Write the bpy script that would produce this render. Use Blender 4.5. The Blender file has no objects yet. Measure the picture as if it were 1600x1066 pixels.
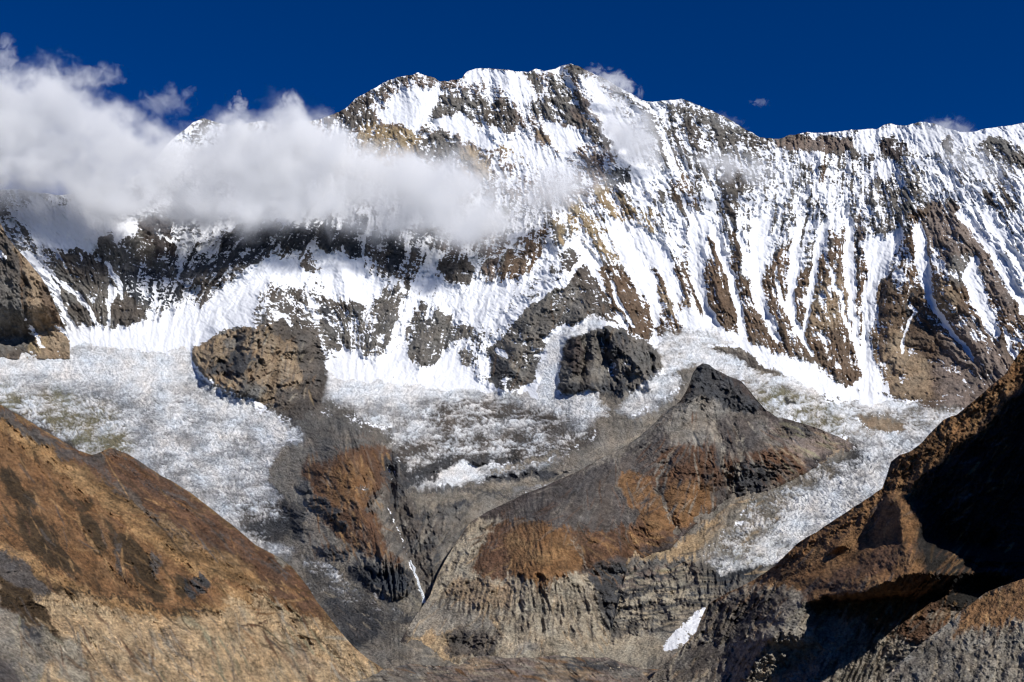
import bpy, bmesh, math, random
import numpy as np
from mathutils import Vector

# ------------------------------------------------------------------ camera, sky, sun, exposure
scene = bpy.context.scene
COL = scene.collection
W_PX, H_PX = 1600.0, 1066.0
F = 1931.0
PITCH = math.radians(13.4)
CP, SP = math.cos(PITCH), math.sin(PITCH)
cam_data = bpy.data.cameras.new("camera")
cam_data.sensor_width = 36.0
cam_data.lens = 36.0 * F / W_PX
cam_data.clip_start = 1.0
cam_data.clip_end = 60000.0
cam = bpy.data.objects.new("camera", cam_data)
cam.rotation_euler = (math.radians(90) + PITCH, 0, 0)
COL.objects.link(cam)
scene.camera = cam

SUN_AZ = 44.0      # degrees to the right of straight behind the camera
SUN_EL = 41.0
world = bpy.data.worlds.new("World")
scene.world = world
world.use_nodes = True
wn, wl = world.node_tree.nodes, world.node_tree.links
wn.clear()
sky = wn.new("ShaderNodeTexSky")
sky.sky_type = 'NISHITA'
sky.sun_disc = False
sky.sun_elevation = math.radians(SUN_EL)
# sun direction vector (towards the sun) = (sin az, -cos az) ; sky rotation measured from +Y clockwise
sky.sun_rotation = math.radians(180.0 - SUN_AZ)
sky.altitude = 4200.0
sky.air_density = 0.75
sky.dust_density = 0.0
sky.ozone_density = 6.0
hs = wn.new("ShaderNodeHueSaturation")
hs.inputs["Saturation"].default_value = 1.42
hs.inputs["Hue"].default_value = 0.513
hs.inputs["Value"].default_value = 1.15
bgn = wn.new("ShaderNodeBackground")
bgn.inputs["Strength"].default_value = 0.068
wo = wn.new("ShaderNodeOutputWorld")
wl.new(sky.outputs[0], hs.inputs["Color"])
wl.new(hs.outputs[0], bgn.inputs["Color"])
wl.new(bgn.outputs[0], wo.inputs["Surface"])

sun_data = bpy.data.lights.new("sun", 'SUN')
sun_data.energy = 4.3
sun_data.angle = math.radians(0.5)
sun_data.color = (1.0, 0.965, 0.91)
sun = bpy.data.objects.new("sun", sun_data)
sd = Vector((math.cos(math.radians(SUN_EL)) * math.sin(math.radians(SUN_AZ)),
             -math.cos(math.radians(SUN_EL)) * math.cos(math.radians(SUN_AZ)),
             math.sin(math.radians(SUN_EL))))
sun.rotation_euler = sd.to_track_quat('Z', 'Y').to_euler()
sun.location = (0, 0, 6000)
COL.objects.link(sun)

scene.view_settings.view_transform = 'Standard'
scene.view_settings.look = 'None'
scene.view_settings.exposure = 0.22
scene.view_settings.gamma = 1.0
scene.view_settings.use_curve_mapping = False
scene.cycles.max_bounces = 8
scene.cycles.diffuse_bounces = 2
scene.cycles.volume_bounces = 6
scene.cycles.filter_width = 1.15
scene.cycles.volume_max_steps = 256

# ------------------------------------------------------------------ noise
def _h(ix, iy, seed):
    h = (ix.astype(np.uint32) * np.uint32(374761393) + iy.astype(np.uint32) * np.uint32(668265263)
         + np.uint32((seed * 2246822519 + 3266489917) & 0xffffffff))
    h = (h ^ (h >> np.uint32(13))) * np.uint32(1274126177)
    return h ^ (h >> np.uint32(16))

_GA = np.linspace(0, 2 * math.pi, 65)[:64]
_GX = np.cos(_GA).astype(np.float32)
_GY = np.sin(_GA).astype(np.float32)

def pn(x, y, seed=0):
    x = np.asarray(x, np.float32); y = np.asarray(y, np.float32)
    fx, fy = np.floor(x), np.floor(y)
    ix, iy = fx.astype(np.int64), fy.astype(np.int64)
    dx, dy = x - fx, y - fy
    sx = dx * dx * dx * (dx * (dx * 6 - 15) + 10)
    sy = dy * dy * dy * (dy * (dy * 6 - 15) + 10)
    def g(ox, oy):
        k = (_h(ix + ox, iy + oy, seed) & np.uint32(63)).astype(np.int64)
        return _GX[k] * (dx - ox) + _GY[k] * (dy - oy)
    a = g(0, 0); b = g(1, 0); c = g(0, 1); d = g(1, 1)
    a = a + sx * (b - a); c = c + sx * (d - c)
    return (a + sy * (c - a)) * 1.5            # about -1..1

def fbm(x, y, octv=4, seed=0, gain=0.5, lac=2.03):
    s = 0.0; a = 1.0; t = 0.0
    for i in range(octv):
        s = s + a * pn(x, y, seed + 17 * i); t += a
        x = x * lac + 13.7; y = y * lac + 7.3; a *= gain
    return s / t

def ridged(x, y, octv=4, seed=0, gain=0.5, lac=2.03):
    s = 0.0; a = 1.0; t = 0.0
    for i in range(octv):
        s = s + a * (1 - 2 * np.minimum(np.abs(pn(x, y, seed + 31 * i)) * 1.4, 1.0)); t += a
        x = x * lac + 5.1; y = y * lac + 9.2; a *= gain
    return s / t

# ------------------------------------------------------------------ hand-drawn maps in image pixel coordinates
U0, V0, CW, CH = -260, 0, 2120, 1180

def pts(s):
    return [tuple(float(q) for q in p.split(',')) for p in s.split()]

def blur(a, r):
    r = int(round(r))
    if r < 1: return a
    for _ in range(2):
        for ax in (0, 1):
            p = np.concatenate([np.repeat(np.take(a, [0], ax), r + 1, ax), a, np.repeat(np.take(a, [-1], ax), r, ax)], ax)
            c = np.cumsum(p, ax, dtype=np.float64)
            n = a.shape[ax]
            hi = np.take(c, np.arange(2 * r + 1, 2 * r + 1 + n), ax)
            lo = np.take(c, np.arange(0, n), ax)
            a = ((hi - lo) / (2 * r + 1)).astype(np.float32)
    return a

def poly_mask(P, soft=2):
    """returns (slice, mask) for a polygon on the image-pixel map"""
    xs = np.array([p[0] for p in P]); ys = np.array([p[1] for p in P])
    m = int(soft * 2 + 2)
    x0 = int(max(U0, xs.min() - m)); x1 = int(min(U0 + CW - 1, xs.max() + m))
    y0 = int(max(V0, ys.min() - m)); y1 = int(min(V0 + CH - 1, ys.max() + m))
    X = np.arange(x0, x1 + 1); out = np.zeros((y1 - y0 + 1, X.size), np.float32)
    n = len(P)
    for j, y in enumerate(range(y0, y1 + 1)):
        yc = y + 0.01
        cr = []
        for i in range(n):
            ax, ay = P[i]; bx, by = P[(i + 1) % n]
            if (ay > yc) != (by > yc):
                cr.append(ax + (yc - ay) * (bx - ax) / (by - ay))
        cr.sort()
        for k in range(0, len(cr) - 1, 2):
            out[j, (X >= cr[k]) & (X <= cr[k + 1])] = 1
    out = blur(out, soft)
    return (slice(y0 - V0, y1 + 1 - V0), slice(x0 - U0, x1 + 1 - U0)), out

def stroke_dist(P, Wd, pad=1.0):
    """distance to polyline divided by local width -> (slice, q)"""
    xs = [p[0] for p in P]; ys = [p[1] for p in P]
    m = max(Wd) * pad + 3
    x0 = int(max(U0, min(xs) - m)); x1 = int(min(U0 + CW - 1, max(xs) + m))
    y0 = int(max(V0, min(ys) - m)); y1 = int(min(V0 + CH - 1, max(ys) + m))
    X, Y = np.meshgrid(np.arange(x0, x1 + 1, dtype=np.float32), np.arange(y0, y1 + 1, dtype=np.float32))
    q = np.full(X.shape, 1e6, np.float32)
    for i in range(len(P) - 1):
        ax, ay = P[i]; bx, by = P[i + 1]
        dx, dy = bx - ax, by - ay
        L = dx * dx + dy * dy + 1e-6
        t = np.clip(((X - ax) * dx + (Y - ay) * dy) / L, 0, 1)
        d = np.hypot(X - ax - t * dx, Y - ay - t * dy)
        w = Wd[i] + t * (Wd[i + 1] - Wd[i])
        q = np.minimum(q, d / np.maximum(w, 0.5))
    return (slice(y0 - V0, y1 + 1 - V0), slice(x0 - U0, x1 + 1 - U0)), q

def widths(w, n):
    w = [float(q) for q in str(w).split('/')]
    return [float(np.interp(i / max(1, n - 1), np.linspace(0, 1, len(w)), w)) for i in range(n)]

ROCKS = dict(
    gold=(0.30, 0.185, 0.088), slate=(0.098, 0.086, 0.078),
    brown=(0.135, 0.094, 0.064), tan=(0.26, 0.195, 0.13), ochre=(0.31, 0.235, 0.14), grey=(0.14, 0.13, 0.116),
    dark=(0.062, 0.062, 0.064), darkb=(0.045, 0.050, 0.058), greyb=(0.105, 0.091, 0.078), scree=(0.20, 0.18, 0.152),
    orange=(0.190, 0.105, 0.050), rust=(0.118, 0.066, 0.040), plum=(0.072, 0.058, 0.052), grass=(0.175, 0.108, 0.052),
    grassd=(0.06, 0.04, 0.022), sand=(0.40, 0.29, 0.172), pale=(0.33, 0.285, 0.215), olive=(0.22, 0.20, 0.13),
    ice=(0.36, 0.365, 0.37), icey=(0.27, 0.25, 0.20), pinkg=(0.19, 0.15, 0.125), black=(0.022, 0.020, 0.018), dirt=(0.25, 0.222, 0.18))

class Map:
    """layers drawn by hand in image pixels: snow cover, rock colour, relief and roughness"""
    def __init__(s, snow, rock, rough=1.0, kind=0, mottle=0.5, zr=0.0):
        z = lambda v: np.full((CH, CW), v, np.float32)
        s.snow = z(snow); s.col = np.empty((CH, CW, 3), np.float32); s.col[:] = ROCKS[rock]
        s.rough = z(rough); s.kind = z(kind); s.mot = z(mottle); s.zr = z(zr); s.fl = z(0.14); s.fa = z(0); s.fcol = np.zeros((CH, CW, 3), np.float32); s.ridge = z(0); s.gully = z(0)
    def area(s, P, soft=2, **k):
        sl, m = poly_mask(pts(P), soft)
        for n in ('snow', 'rough', 'mot', 'zr', 'fl'):
            if n in k:
                a = getattr(s, n); a[sl] += m * (k[n] - a[sl])
        if 'rock' in k:
            mc = np.clip((m - 0.5) * 1.7 + 0.5, 0, 1)
            c = s.col[sl]; c += mc[..., None] * (np.array(ROCKS[k['rock']], np.float32) - c)
        if 'kind' in k:
            a = s.kind[sl]; a[m > 0.5] = k['kind']
        if 'up' in k:
            s.ridge[sl] += m * k['up']
    def line(s, P, w, **k):
        """a painted streak: snow chute, scree run, dark band"""
        P = pts(P); sl, q = stroke_dist(P, widths(w, len(P)))
        m = np.clip((1.0 - q) * k.get('edge', 3.0), 0, 1) * k.get('a', 1.0)
        for n in ('snow', 'rough', 'mot', 'zr', 'fl'):
            if n in k:
                a = getattr(s, n); a[sl] += m * (k[n] - a[sl])
        if 'rock' in k:
            c = s.col[sl]; c += m[..., None] * (np.array(ROCKS[k['rock']], np.float32) - c)
        if 'kind' in k:
            a = s.kind[sl]; a[m > 0.5] = k['kind']
    def rib(s, P, w, h):
        P = pts(P); sl, q = stroke_dist(P, widths(w, len(P)))
        v = np.clip(1 - q, 0, 1) * h
        s.ridge[sl] = np.maximum(s.ridge[sl], v)
    def cut(s, P, w, h):
        P = pts(P); sl, q = stroke_dist(P, widths(w, len(P)))
        v = np.clip(1 - q, 0, 1) * h
        s.gully[sl] = np.maximum(s.gully[sl], v)
    def streaks(s, box, n, cols, way, ln=(20, 50), w=(1.2, 3), a=.5, seed=1, cut=0.0, inside=None, spread=.25):
        """many small runs of scree, tufts and gullies down a slope"""
        r = random.Random(seed)
        if inside is not None:
            P = pts(inside)
            def ok(x, y):
                c = False; m = len(P)
                for i in range(m):
                    ax, ay = P[i]; bx, by = P[(i + 1) % m]
                    if (ay > y) != (by > y) and x < ax + (y - ay) * (bx - ax) / (by - ay): c = not c
                return c
        for i in range(n):
            u = r.uniform(box[0], box[1]); v = r.uniform(box[2], box[3])
            if inside is not None and not ok(u, v): continue
            dx, dy = way(u, v) if callable(way) else way
            k = math.hypot(dx, dy); ang = math.atan2(dy, dx) + r.gauss(0, spread)
            L = r.uniform(*ln); q = ang + r.gauss(0, .2)
            p1 = (u + L * .5 * math.cos(ang), v + L * .5 * math.sin(ang)); p2 = (p1[0] + L * .5 * math.cos(q), p1[1] + L * .5 * math.sin(q))
            P_ = f"{u:.1f},{v:.1f} {p1[0]:.1f},{p1[1]:.1f} {p2[0]:.1f},{p2[1]:.1f}"
            ww = r.uniform(*w)
            PP = pts(P_); sl, q_ = stroke_dist(PP, [ww * .6, ww * 1.1, ww * .4])
            m = np.clip((1.15 - q_) * 1.8, 0, 1) * min(1.0, a * r.uniform(.6, 1.8))
            f = s.fcol[sl]; f += m[..., None] * (np.array(ROCKS[r.choice(cols)], np.float32) - f)
            f2 = s.fa[sl]; f2 += m * (1 - f2)
            if cut and r.random() < .5: s.cut(P_, f"{ww * 2.2:.1f}/{ww * 2.8:.1f}", cut * ww)
    def chute(s, P, w, h=1.0, snow=1.0, k=2.6):
        """snow-filled gully: snow streak and the valley it lies in"""
        n = len(pts(P)); ww = widths(w, n)
        s.line(P, '/'.join(str(q / 2.0 + 1.2) for q in ww), snow=snow, rough=0.35, edge=3)
        s.cut(P, '/'.join(str(q * 0.9 * k / 2 + 7) for q in ww), h * (sum(ww) / len(ww) * 0.45 + 5))

def sample(a, u, v):
    x = np.clip(u - U0, 0, CW - 1.01); y = np.clip(v - V0, 0, CH - 1.01)
    ix = x.astype(np.int64); iy = y.astype(np.int64)
    fx = (x - ix).astype(np.float32); fy = (y - iy).astype(np.float32)
    if a.ndim == 3: fx = fx[..., None]; fy = fy[..., None]
    return ((a[iy, ix] * (1 - fx) + a[iy, ix + 1] * fx) * (1 - fy)
            + (a[iy + 1, ix] * (1 - fx) + a[iy + 1, ix + 1] * fx) * fy)

def tps(ctrl):
    """smooth distance field from control points: image pixel u, v and assigned distance Y"""
    C = np.array(ctrl, np.float64); x, y, z = C[:, 0] / 500, C[:, 1] / 500, C[:, 2]
    n = len(C)
    r = np.hypot(x[:, None] - x[None], y[:, None] - y[None])
    K = np.where(r > 0, r * r * np.log(r + 1e-12), 0) + np.eye(n) * 2e-3
    A = np.zeros((n + 3, n + 3)); A[:n, :n] = K
    A[:n, n] = 1; A[:n, n + 1] = x; A[:n, n + 2] = y; A[n:, :n] = A[:n, n:].T
    wv = np.linalg.solve(A, np.concatenate([z, [0, 0, 0]]))
    gx = np.arange(U0, U0 + CW + 20, 20.0); gy = np.arange(V0, V0 + CH + 20, 20.0)
    X, Y = np.meshgrid(gx / 500, gy / 500)
    Z = wv[n] + wv[n + 1] * X + wv[n + 2] * Y
    for i in range(n):
        rr = np.hypot(X - x[i], Y - y[i])
        Z += wv[i] * np.where(rr > 0, rr * rr * np.log(rr + 1e-12), 0)
    def f(u, v):
        a = np.clip((u - U0) / 20.0, 0, len(gx) - 1.01); b = np.clip((v - V0) / 20.0, 0, len(gy) - 1.01)
        ia = a.astype(int); ib = b.astype(int); fa = a - ia; fb = b - ib
        # smooth interpolation (cubic-ish) to avoid facet lines
        def row(k):
            def g(j): return Z[np.clip(k, 0, Z.shape[0] - 1), np.clip(j, 0, Z.shape[1] - 1)]
            p0, p1, p2, p3 = g(ia - 1), g(ia), g(ia + 1), g(ia + 2)
            return p1 + 0.5 * fa * (p2 - p0 + fa * (2 * p0 - 5 * p1 + 4 * p2 - p3 + fa * (3 * (p1 - p2) + p3 - p0)))
        p0, p1, p2, p3 = row(ib - 1), row(ib), row(ib + 1), row(ib + 2)
        return p1 + 0.5 * fb * (p2 - p0 + fb * (2 * p0 - 5 * p1 + 4 * p2 - p3 + fb * (3 * (p1 - p2) + p3 - p0)))
    return f

def fall_coord(dirs):
    """coordinate constant along the fall lines; dirs = (u, v, du/dv)"""
    D = np.array(dirs, np.float64)
    gx = np.arange(U0, U0 + CW, 20.0); gy = np.arange(V0, V0 + CH, 10.0)
    X, Y = np.meshgrid(gx, gy)
    wsum = 0; s = 0
    for (a, b, c) in D:
        w = 1.0 / ((X - a) ** 2 + ((Y - b) * 0.8) ** 2 + 900.0) ** 1.6
        wsum = wsum + w; s = s + w * c
    S = s / wsum
    C = np.empty((CH, CW), np.float32)
    U = np.arange(U0, U0 + CW, dtype=np.float64)
    m = 380
    C[m] = U
    def srow(j):
        k = min(len(gy) - 1, max(0, int(j / 10)))
        return np.interp(U, gx, S[k])
    for j in range(m + 1, CH):
        C[j] = np.interp(U - srow(j), U, C[j - 1])
    for j in range(m - 1, -1, -1):
        C[j] = np.interp(U + srow(j), U, C[j + 1])
    return C

def to_world(u, v, Y):
    cx = (u - W_PX / 2) / F; cz = (H_PX / 2 - v) / F
    dy = CP - cz * SP; dz = SP + cz * CP
    return np.stack([cx * Y / dy, Y, dz * Y / dy], -1)

# ------------------------------------------------------------------ terrain material
def terrain_material(name, fine=0.35, bump=0.6, rockvar=0.45, scale=1.0, wet=0.85):
    m = bpy.data.materials.new(name); m.use_nodes = True
    n, l = m.node_tree.nodes, m.node_tree.links
    n.clear()
    out = n.new("ShaderNodeOutputMaterial"); b = n.new("ShaderNodeBsdfPrincipled")
    l.new(b.outputs[0], out.inputs[0])
    tc = n.new("ShaderNodeTexCoord")
    a_rock = n.new("ShaderNodeAttribute"); a_rock.attribute_name = "rock_colour"
    a_snow = n.new("ShaderNodeAttribute"); a_snow.attribute_name = "snow_cover"
    def noise(sc, det, rough=0.6, stretch=None):
        t = n.new("ShaderNodeTexNoise"); t.inputs["Scale"].default_value = sc
        t.inputs["Detail"].default_value = det; t.inputs["Roughness"].default_value = rough
        if stretch:
            mp = n.new("ShaderNodeMapping"); mp.inputs["Scale"].default_value = stretch
            l.new(tc.outputs["Object"], mp.inputs[0]); l.new(mp.outputs[0], t.inputs["Vector"])
        else:
            l.new(tc.outputs["Object"], t.inputs["Vector"])
        return t.outputs["Fac"]
    def math_(op, a, b_=None, c=None):
        t = n.new("ShaderNodeMath"); t.operation = op
        for i, q in enumerate((a, b_, c)):
            if q is None: continue
            if isinstance(q, (int, float)): t.inputs[i].default_value = q
            else: l.new(q, t.inputs[i])
        return t.outputs[0]
    nf = noise(0.11 * scale, 4, 0.65)
    ns = noise(0.05 * scale, 3, 0.6, (1.0, 1.0, 3.2))
    nn = math_('ADD', math_('MULTIPLY', math_('SUBTRACT', nf, 0.5), fine * 1.6), math_('MULTIPLY', math_('SUBTRACT', ns, 0.5), fine))
    s = a_snow.outputs["Fac"]
    mid = math_('MULTIPLY', math_('MULTIPLY', s, math_('SUBTRACT', 1.0, s)), 4.0)
    sv = math_('ADD', s, math_('MULTIPLY', nn, math_('ADD', mid, 0.06)))
    ramp = n.new("ShaderNodeMapRange"); ramp.interpolation_type = 'SMOOTHSTEP'
    ramp.inputs["From Min"].default_value = 0.40; ramp.inputs["From Max"].default_value = 0.60
    l.new(sv, ramp.inputs["Value"])
    # rock: colour varied by grain
    nv = noise(0.35 * scale, 5, 0.7)
    nv2 = noise(0.028 * scale, 4, 0.6, (1.0, 1.0, 2.5))
    var = math_('ADD', math_('ADD', 1.0, math_('MULTIPLY', math_('SUBTRACT', nv, 0.5), rockvar * 2.4)),
                math_('MULTIPLY', math_('SUBTRACT', nv2, 0.5), rockvar * 1.6))
    var = math_('MAXIMUM', var, 0.25)
    vm = n.new("ShaderNodeVectorMath"); vm.operation = 'SCALE'
    l.new(a_rock.outputs["Color"], vm.inputs[0]); l.new(var, vm.inputs["Scale"])
    mix = n.new("ShaderNodeMix"); mix.data_type = 'RGBA'
    l.new(ramp.outputs[0], mix.inputs["Factor"]); l.new(vm.outputs[0], mix.inputs["A"])
    mix.inputs["B"].default_value = (0.72, 0.735, 0.765, 1)
    l.new(mix.outputs["Result"], b.inputs["Base Color"])
    b.inputs["Roughness"].default_value = wet
    b.inputs["Specular IOR Level"].default_value = 0.12
    # relief finer than the mesh
    bp = n.new("ShaderNodeBump"); bp.inputs["Distance"].default_value = 9.0 / scale
    bn = noise(0.16 * scale, 5, 0.62)
    l.new(bn, bp.inputs["Height"])
    st = math_('MULTIPLY', math_('SUBTRACT', 1.0, math_('MULTIPLY', ramp.outputs[0], 0.72)), bump)
    l.new(st, bp.inputs["Strength"])
    l.new(bp.outputs[0], b.inputs["Normal"])
    return m

MATS = {
    'far': terrain_material('snow and rock', 0.40, 0.9, 0.7, 0.65),
    'mid': terrain_material('moraine and ice', 0.40, 1.0, 0.95, 0.75),
    'near': terrain_material('grass and scree', 0.40, 1.0, 1.15, 0.9),
}

def M_flute(s):
    return s

def interp_line(s):
    P = pts(s)
    return [p[0] for p in P], [p[1] for p in P]

GRIDS = {}
def build_layer(M, Yf, top, bot, fall, mat, step, objs, u_range=(-200, 1800), top_noise=2.0, attach=None,
                back=((60, -20), (160, -90), (400, -320), (900, -800)), seed=0, rel=1.0, rug=None, yoff=0.0, foot=160.0, warp=1.0, attach_px=60.0, shade=None, speckle=1.0):
    tu, tv = interp_line(top); bu, bv = interp_line(bot)
    ulo, uhi = max(u_range[0], tu[0]), min(u_range[1], tu[-1])
    us = []
    u = ulo
    while u < uhi:
        us.append(u)
        u += step if -20 <= u <= 1620 else step * 4
    us.append(uhi)
    us = np.array(us, np.float32)
    TV = np.interp(us, tu, tv) + top_noise * (fbm(us / 26.0, us * 0 + seed, 5, seed + 5, 0.55)) * 1.6
    BV = np.interp(us, bu, bv)
    BV = np.maximum(BV, TV + 1.0)
    rows = np.arange(TV.min(), BV.max() + step, step, dtype=np.float32)[:, None]
    V = np.clip(rows, TV[None], BV[None]).astype(np.float32)
    live = (V[1:] - V[:-1]) > 1e-3
    U = np.broadcast_to(us[None], V.shape).astype(np.float32)
    # fractal edges: look the drawn maps up at slightly displaced places
    wu = 9.5 * fbm(U / 30, V / 30, 6, seed + 1, 0.64); wv = 12.0 * fbm(U / 28, V / 34, 6, seed + 2, 0.64)
    SU, SV = U + wu, V + wv
    C = sample(fall, U, V)
    cu = wu * 1.5 + 14 * fbm(U / 55, V / 55, 6, seed + 3, 0.68)
    cvv = wv * 1.2 + 14 * fbm(U / 55, V / 55, 6, seed + 6, 0.68) + 14 * fbm(C / 6.0, V / 50, 4, seed + 4, 0.65)
    jit = fbm(U / 3.0, V / 2.6, 3, seed + 7, 0.7); jit2 = fbm(U / 3.0, V / 2.6, 3, seed + 8, 0.7)
    snow = sample(M.snow, SU, SV); rock = sample(M.col, U + (cu + 4 * jit) * warp, V + (cvv + 5 * jit2) * warp); rough = sample(M.rough, SU, SV)
    mot = sample(M.mot, SU, SV); flw = sample(M.fl, U, V); zr = sample(M.zr, SU + 14 * fbm(U / 60, V / 60, 3, seed + 50), SV + 20 * fbm(U / 55, V / 55, 4, seed + 51, 0.6))
    ridge = sample(M.ridge, U + wu * .8, V + wv * .8); gully = sample(M.gully, U + wu * .8, V + wv * .8)
    C = C + 0.5 * wu
    # relief in map units
    qx = 5 * fbm(U / 30, V / 30, 3, seed + 14); qy = 7 * fbm(U / 30, V / 30, 3, seed + 15)
    r1 = ridged((C + qx) / 36.0, (V + qy) / 62.0, 4, seed + 10, 0.55) * 10.0
    r2 = ridged((C + qx) / 12.0, (V + qy) / 20.0, 3, seed + 11, 0.6) * 4.2
    r3 = ridged((U + qx) / 7.0, (V + qy) / 5.5, 3, seed + 12, 0.65) * 2.3
    rf = ridged(C / 5.2, V / 52.0, 2, seed + 16) * 1.15
    r0 = fbm(U / 120.0, V / 110.0, 2, seed + 13) * 9.0
    rn = r1 + r2 + r3
    D = ridge - gully + (rn * rough + r0 * np.minimum(rough, 1.0)) * (1 - np.minimum(zr, 1.0)) * rel
    D = D + rf * (0.6 + 2.6 * flw) * rel * (1 - np.clip(zr, 0, 1)) * np.clip(rough * 1.6, 0.2, 1)
    SHv = 0
    if shade is not None:
        SHv = sample(shade, U + 0.6 * wu, V + 0.6 * wv)
    # cover: hollows hold the snow, strata ledges and flutes break it up
    flute = 0.7 * ridged(C / 8.5, V / 130.0, 2, seed + 20) + 0.6 * ridged(C / 3.6, V / 70.0, 2, seed + 19)
    strat = fbm((U + 0.3 * V) / 20.0 + .3 * qx / 5, (V - 0.26 * U + qy) / 2.9, 3, seed + 21, 0.62)
    speck = fbm(U / 3.4, V / 2.8, 3, seed + 22, 0.7)
    med = fbm(U / 16.0, V / 14.0, 4, seed + 23, 0.6)
    nz = -0.028 * r1 - 0.06 * r2 - 0.06 * r3 + flw * flute + 0.40 * strat + 0.46 * speck + 0.30 * med
    ice = np.clip(zr, 0, 1)
    gx_ = 16 * fbm(U / 46, V / 30, 4, seed + 25, 0.6); gy_ = 10 * fbm(U / 46, V / 30, 4, seed + 29, 0.6)
    au = (0.93 * U - 0.25 * V + 1.3 * gx_); av = (V + 0.12 * U + 1.3 * gy_)
    def billow(x, y, o, sd_):
        t = 0.0; a_ = 1.0; w_ = 0.0
        for q_ in range(o):
            t = t + a_ * np.minimum(np.abs(pn(x, y, sd_ + q_ * 19)) * 2.2, 1.0); w_ += a_; a_ *= 0.62; x = x * 1.93 + 3.1; y = y * 1.93 + 8.7
        return t / w_ * 2 - 1
    serac = billow(au / 12.0, av / 7.5, 4, seed + 60)
    patch = fbm(U / 44.0 + .3 * V / 44, V / 24.0, 5, seed + 26, 0.62)
    bands = fbm(av / 7.0 + .4 * patch, au / 150.0, 3, seed + 28, 0.6)
    big = billow(au / 48.0, av / 22.0, 3, seed + 66)
    serac = serac * (0.35 + 0.9 * np.clip(0.5 + 1.2 * patch, 0, 1.2)) + 0.35 * big
    nzi = 0.52 * speck + 1.05 * patch + 0.45 * bands + 0.55 * (serac + 0.12)
    nz = nz * (1 - ice) + nzi * ice
    mid = np.clip(4 * snow * (1 - snow), 0, 1)
    cover = snow + nz * mot * (1.9 - 1.0 * ice) * np.sqrt(mid)
    cover = np.clip(cover, 0, 1).astype(np.float32)
    # rock colour: strata, streaks and blotches
    fa = sample(M.fa, U + .22 * wu, V + .22 * wv)[..., None]
    rock = rock * (1 - fa) + sample(M.fcol, U + .22 * wu, V + .22 * wv)
    cv = 1 + 0.30 * strat + 0.34 * fbm(C / 7.0, V / 40.0, 3, seed + 30, 0.6) + 0.45 * fbm(U / 40.0, V / 34.0, 5, seed + 31, .6) + 0.40 * speckle * speck + 0.25 * speckle * fbm(U / 7.0, V / 6.0, 3, seed + 33, 0.65)
    if speckle > 1.05:
        tuft = np.clip((fbm(U / 8.0, V / 5.0, 4, seed + 34, 0.65) + 0.35 * fbm(U / 60, V / 50, 3, seed + 35) - 0.10) * 5.0, 0, 1)
        cv = cv * (1 - 0.42 * tuft) + 0.22 * fbm(C / 16.0, V / 90.0, 4, seed + 36, 0.65) + 0.10
    rock = rock * np.clip(cv, 0.3, 2.0)[..., None]
    gl = np.clip(zr * 1.6 - 0.2, 0, 1)
    icec = np.clip(0.29 + (cover - 0.52) * 1.6 + np.clip((snow - 0.72) * 2.0, 0, 0.5), 0, 1.1)[..., None]
    gl2 = np.clip(gl * 2.2, 0, 1)[..., None]
    rock = rock * (1 - gl2) + gl2 * (rock * 0.75 * (1 - icec) + np.array([0.66, 0.665, 0.665]) * icec)
    cover = cover * (1 - np.clip(gl * 2.2 - 1.2, 0, 1))
    hue = 0.10 * fbm(U / 30.0, V / 26.0, 3, seed + 32)
    rock = rock * np.stack([1 + hue, np.ones_like(hue), 1 - hue], -1)
    # distance
    Y = Yf(U, V) + yoff
    if attach is not None:
        w = np.clip(1 - (BV[None] - V) / attach_px, 0, 1) * (U > attach[1]); w = w * w * (3 - 2 * w)
        if len(attach) > 2:
            w = np.maximum(w, np.clip((U - attach[2]) / (attach[1] - attach[2]), 0, 1) * np.clip((V - attach[3]) / 18.0, 0, 1))
        Y = Y * (1 - w) + (attach[0](U, V) + 4) * w
    gu = np.gradient(Y, axis=1) / np.maximum(np.gradient(U, axis=1), 1e-3); gv = np.zeros_like(Y)
    gv[1:-1] = (Yf(U, V + 6) - Yf(U, V - 6))[1:-1] / 12.0; gv[0] = gv[1]; gv[-1] = gv[-2]
    graze = np.clip(np.sqrt(1 + (gu * F / Y) ** 2 + (gv * F / Y) ** 2), 1, 5)
    P = to_world(U, V, Y - (D * graze ** 0.55 + SHv) * Y / F * 1.1)
    # broken ice and hummocks stand up vertically
    hz = (3.4 * serac + 2.6 * fbm(U / 34.0, V / 13.0, 3, seed + 41) + 0.6 * speck) * Y / F * zr * 0.6
    P[..., 2] += hz
    nrow, ncol = V.shape
    # back slope behind the crest and foot below the lower edge
    extra_top = []
    for (dy, dz) in back[::-1]:
        q = P[0].copy(); q[:, 1] += dy; q[:, 0] += dy * q[:, 0] / np.maximum(q[:, 1], 1) * 0.9; q[:, 2] += dz
        extra_top.append(q)
    q = P[-1].copy(); q[:, 2] -= foot; q[:, 1] += foot * 0.3
    allP = np.concatenate([np.array(extra_top), P, q[None]], 0)
    nb = len(back)
    def padr(a): return np.concatenate([np.repeat(a[:1], nb, 0), a, a[-1:]], 0)
    rock = padr(rock); cover = padr(cover)
    kind = padr(sample(M.kind, np.round(SU), np.round(SV)))
    kind = np.round(kind).astype(int)
    R, Cn = allP.shape[:2]
    # normals of the whole sheet, so that pieces meet without seams
    du = np.zeros_like(allP); dv = np.zeros_like(allP)
    du[:, 1:-1] = allP[:, 2:] - allP[:, :-2]; du[:, 0] = allP[:, 1] - allP[:, 0]; du[:, -1] = allP[:, -1] - allP[:, -2]
    dv[1:-1] = allP[2:] - allP[:-2]; dv[0] = allP[1] - allP[0]; dv[-1] = allP[-1] - allP[-2]
    N = np.cross(dv, du); N /= np.maximum(np.linalg.norm(N, axis=-1, keepdims=True), 1e-9)
    idx = np.arange(R * Cn).reshape(R, Cn)
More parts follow.
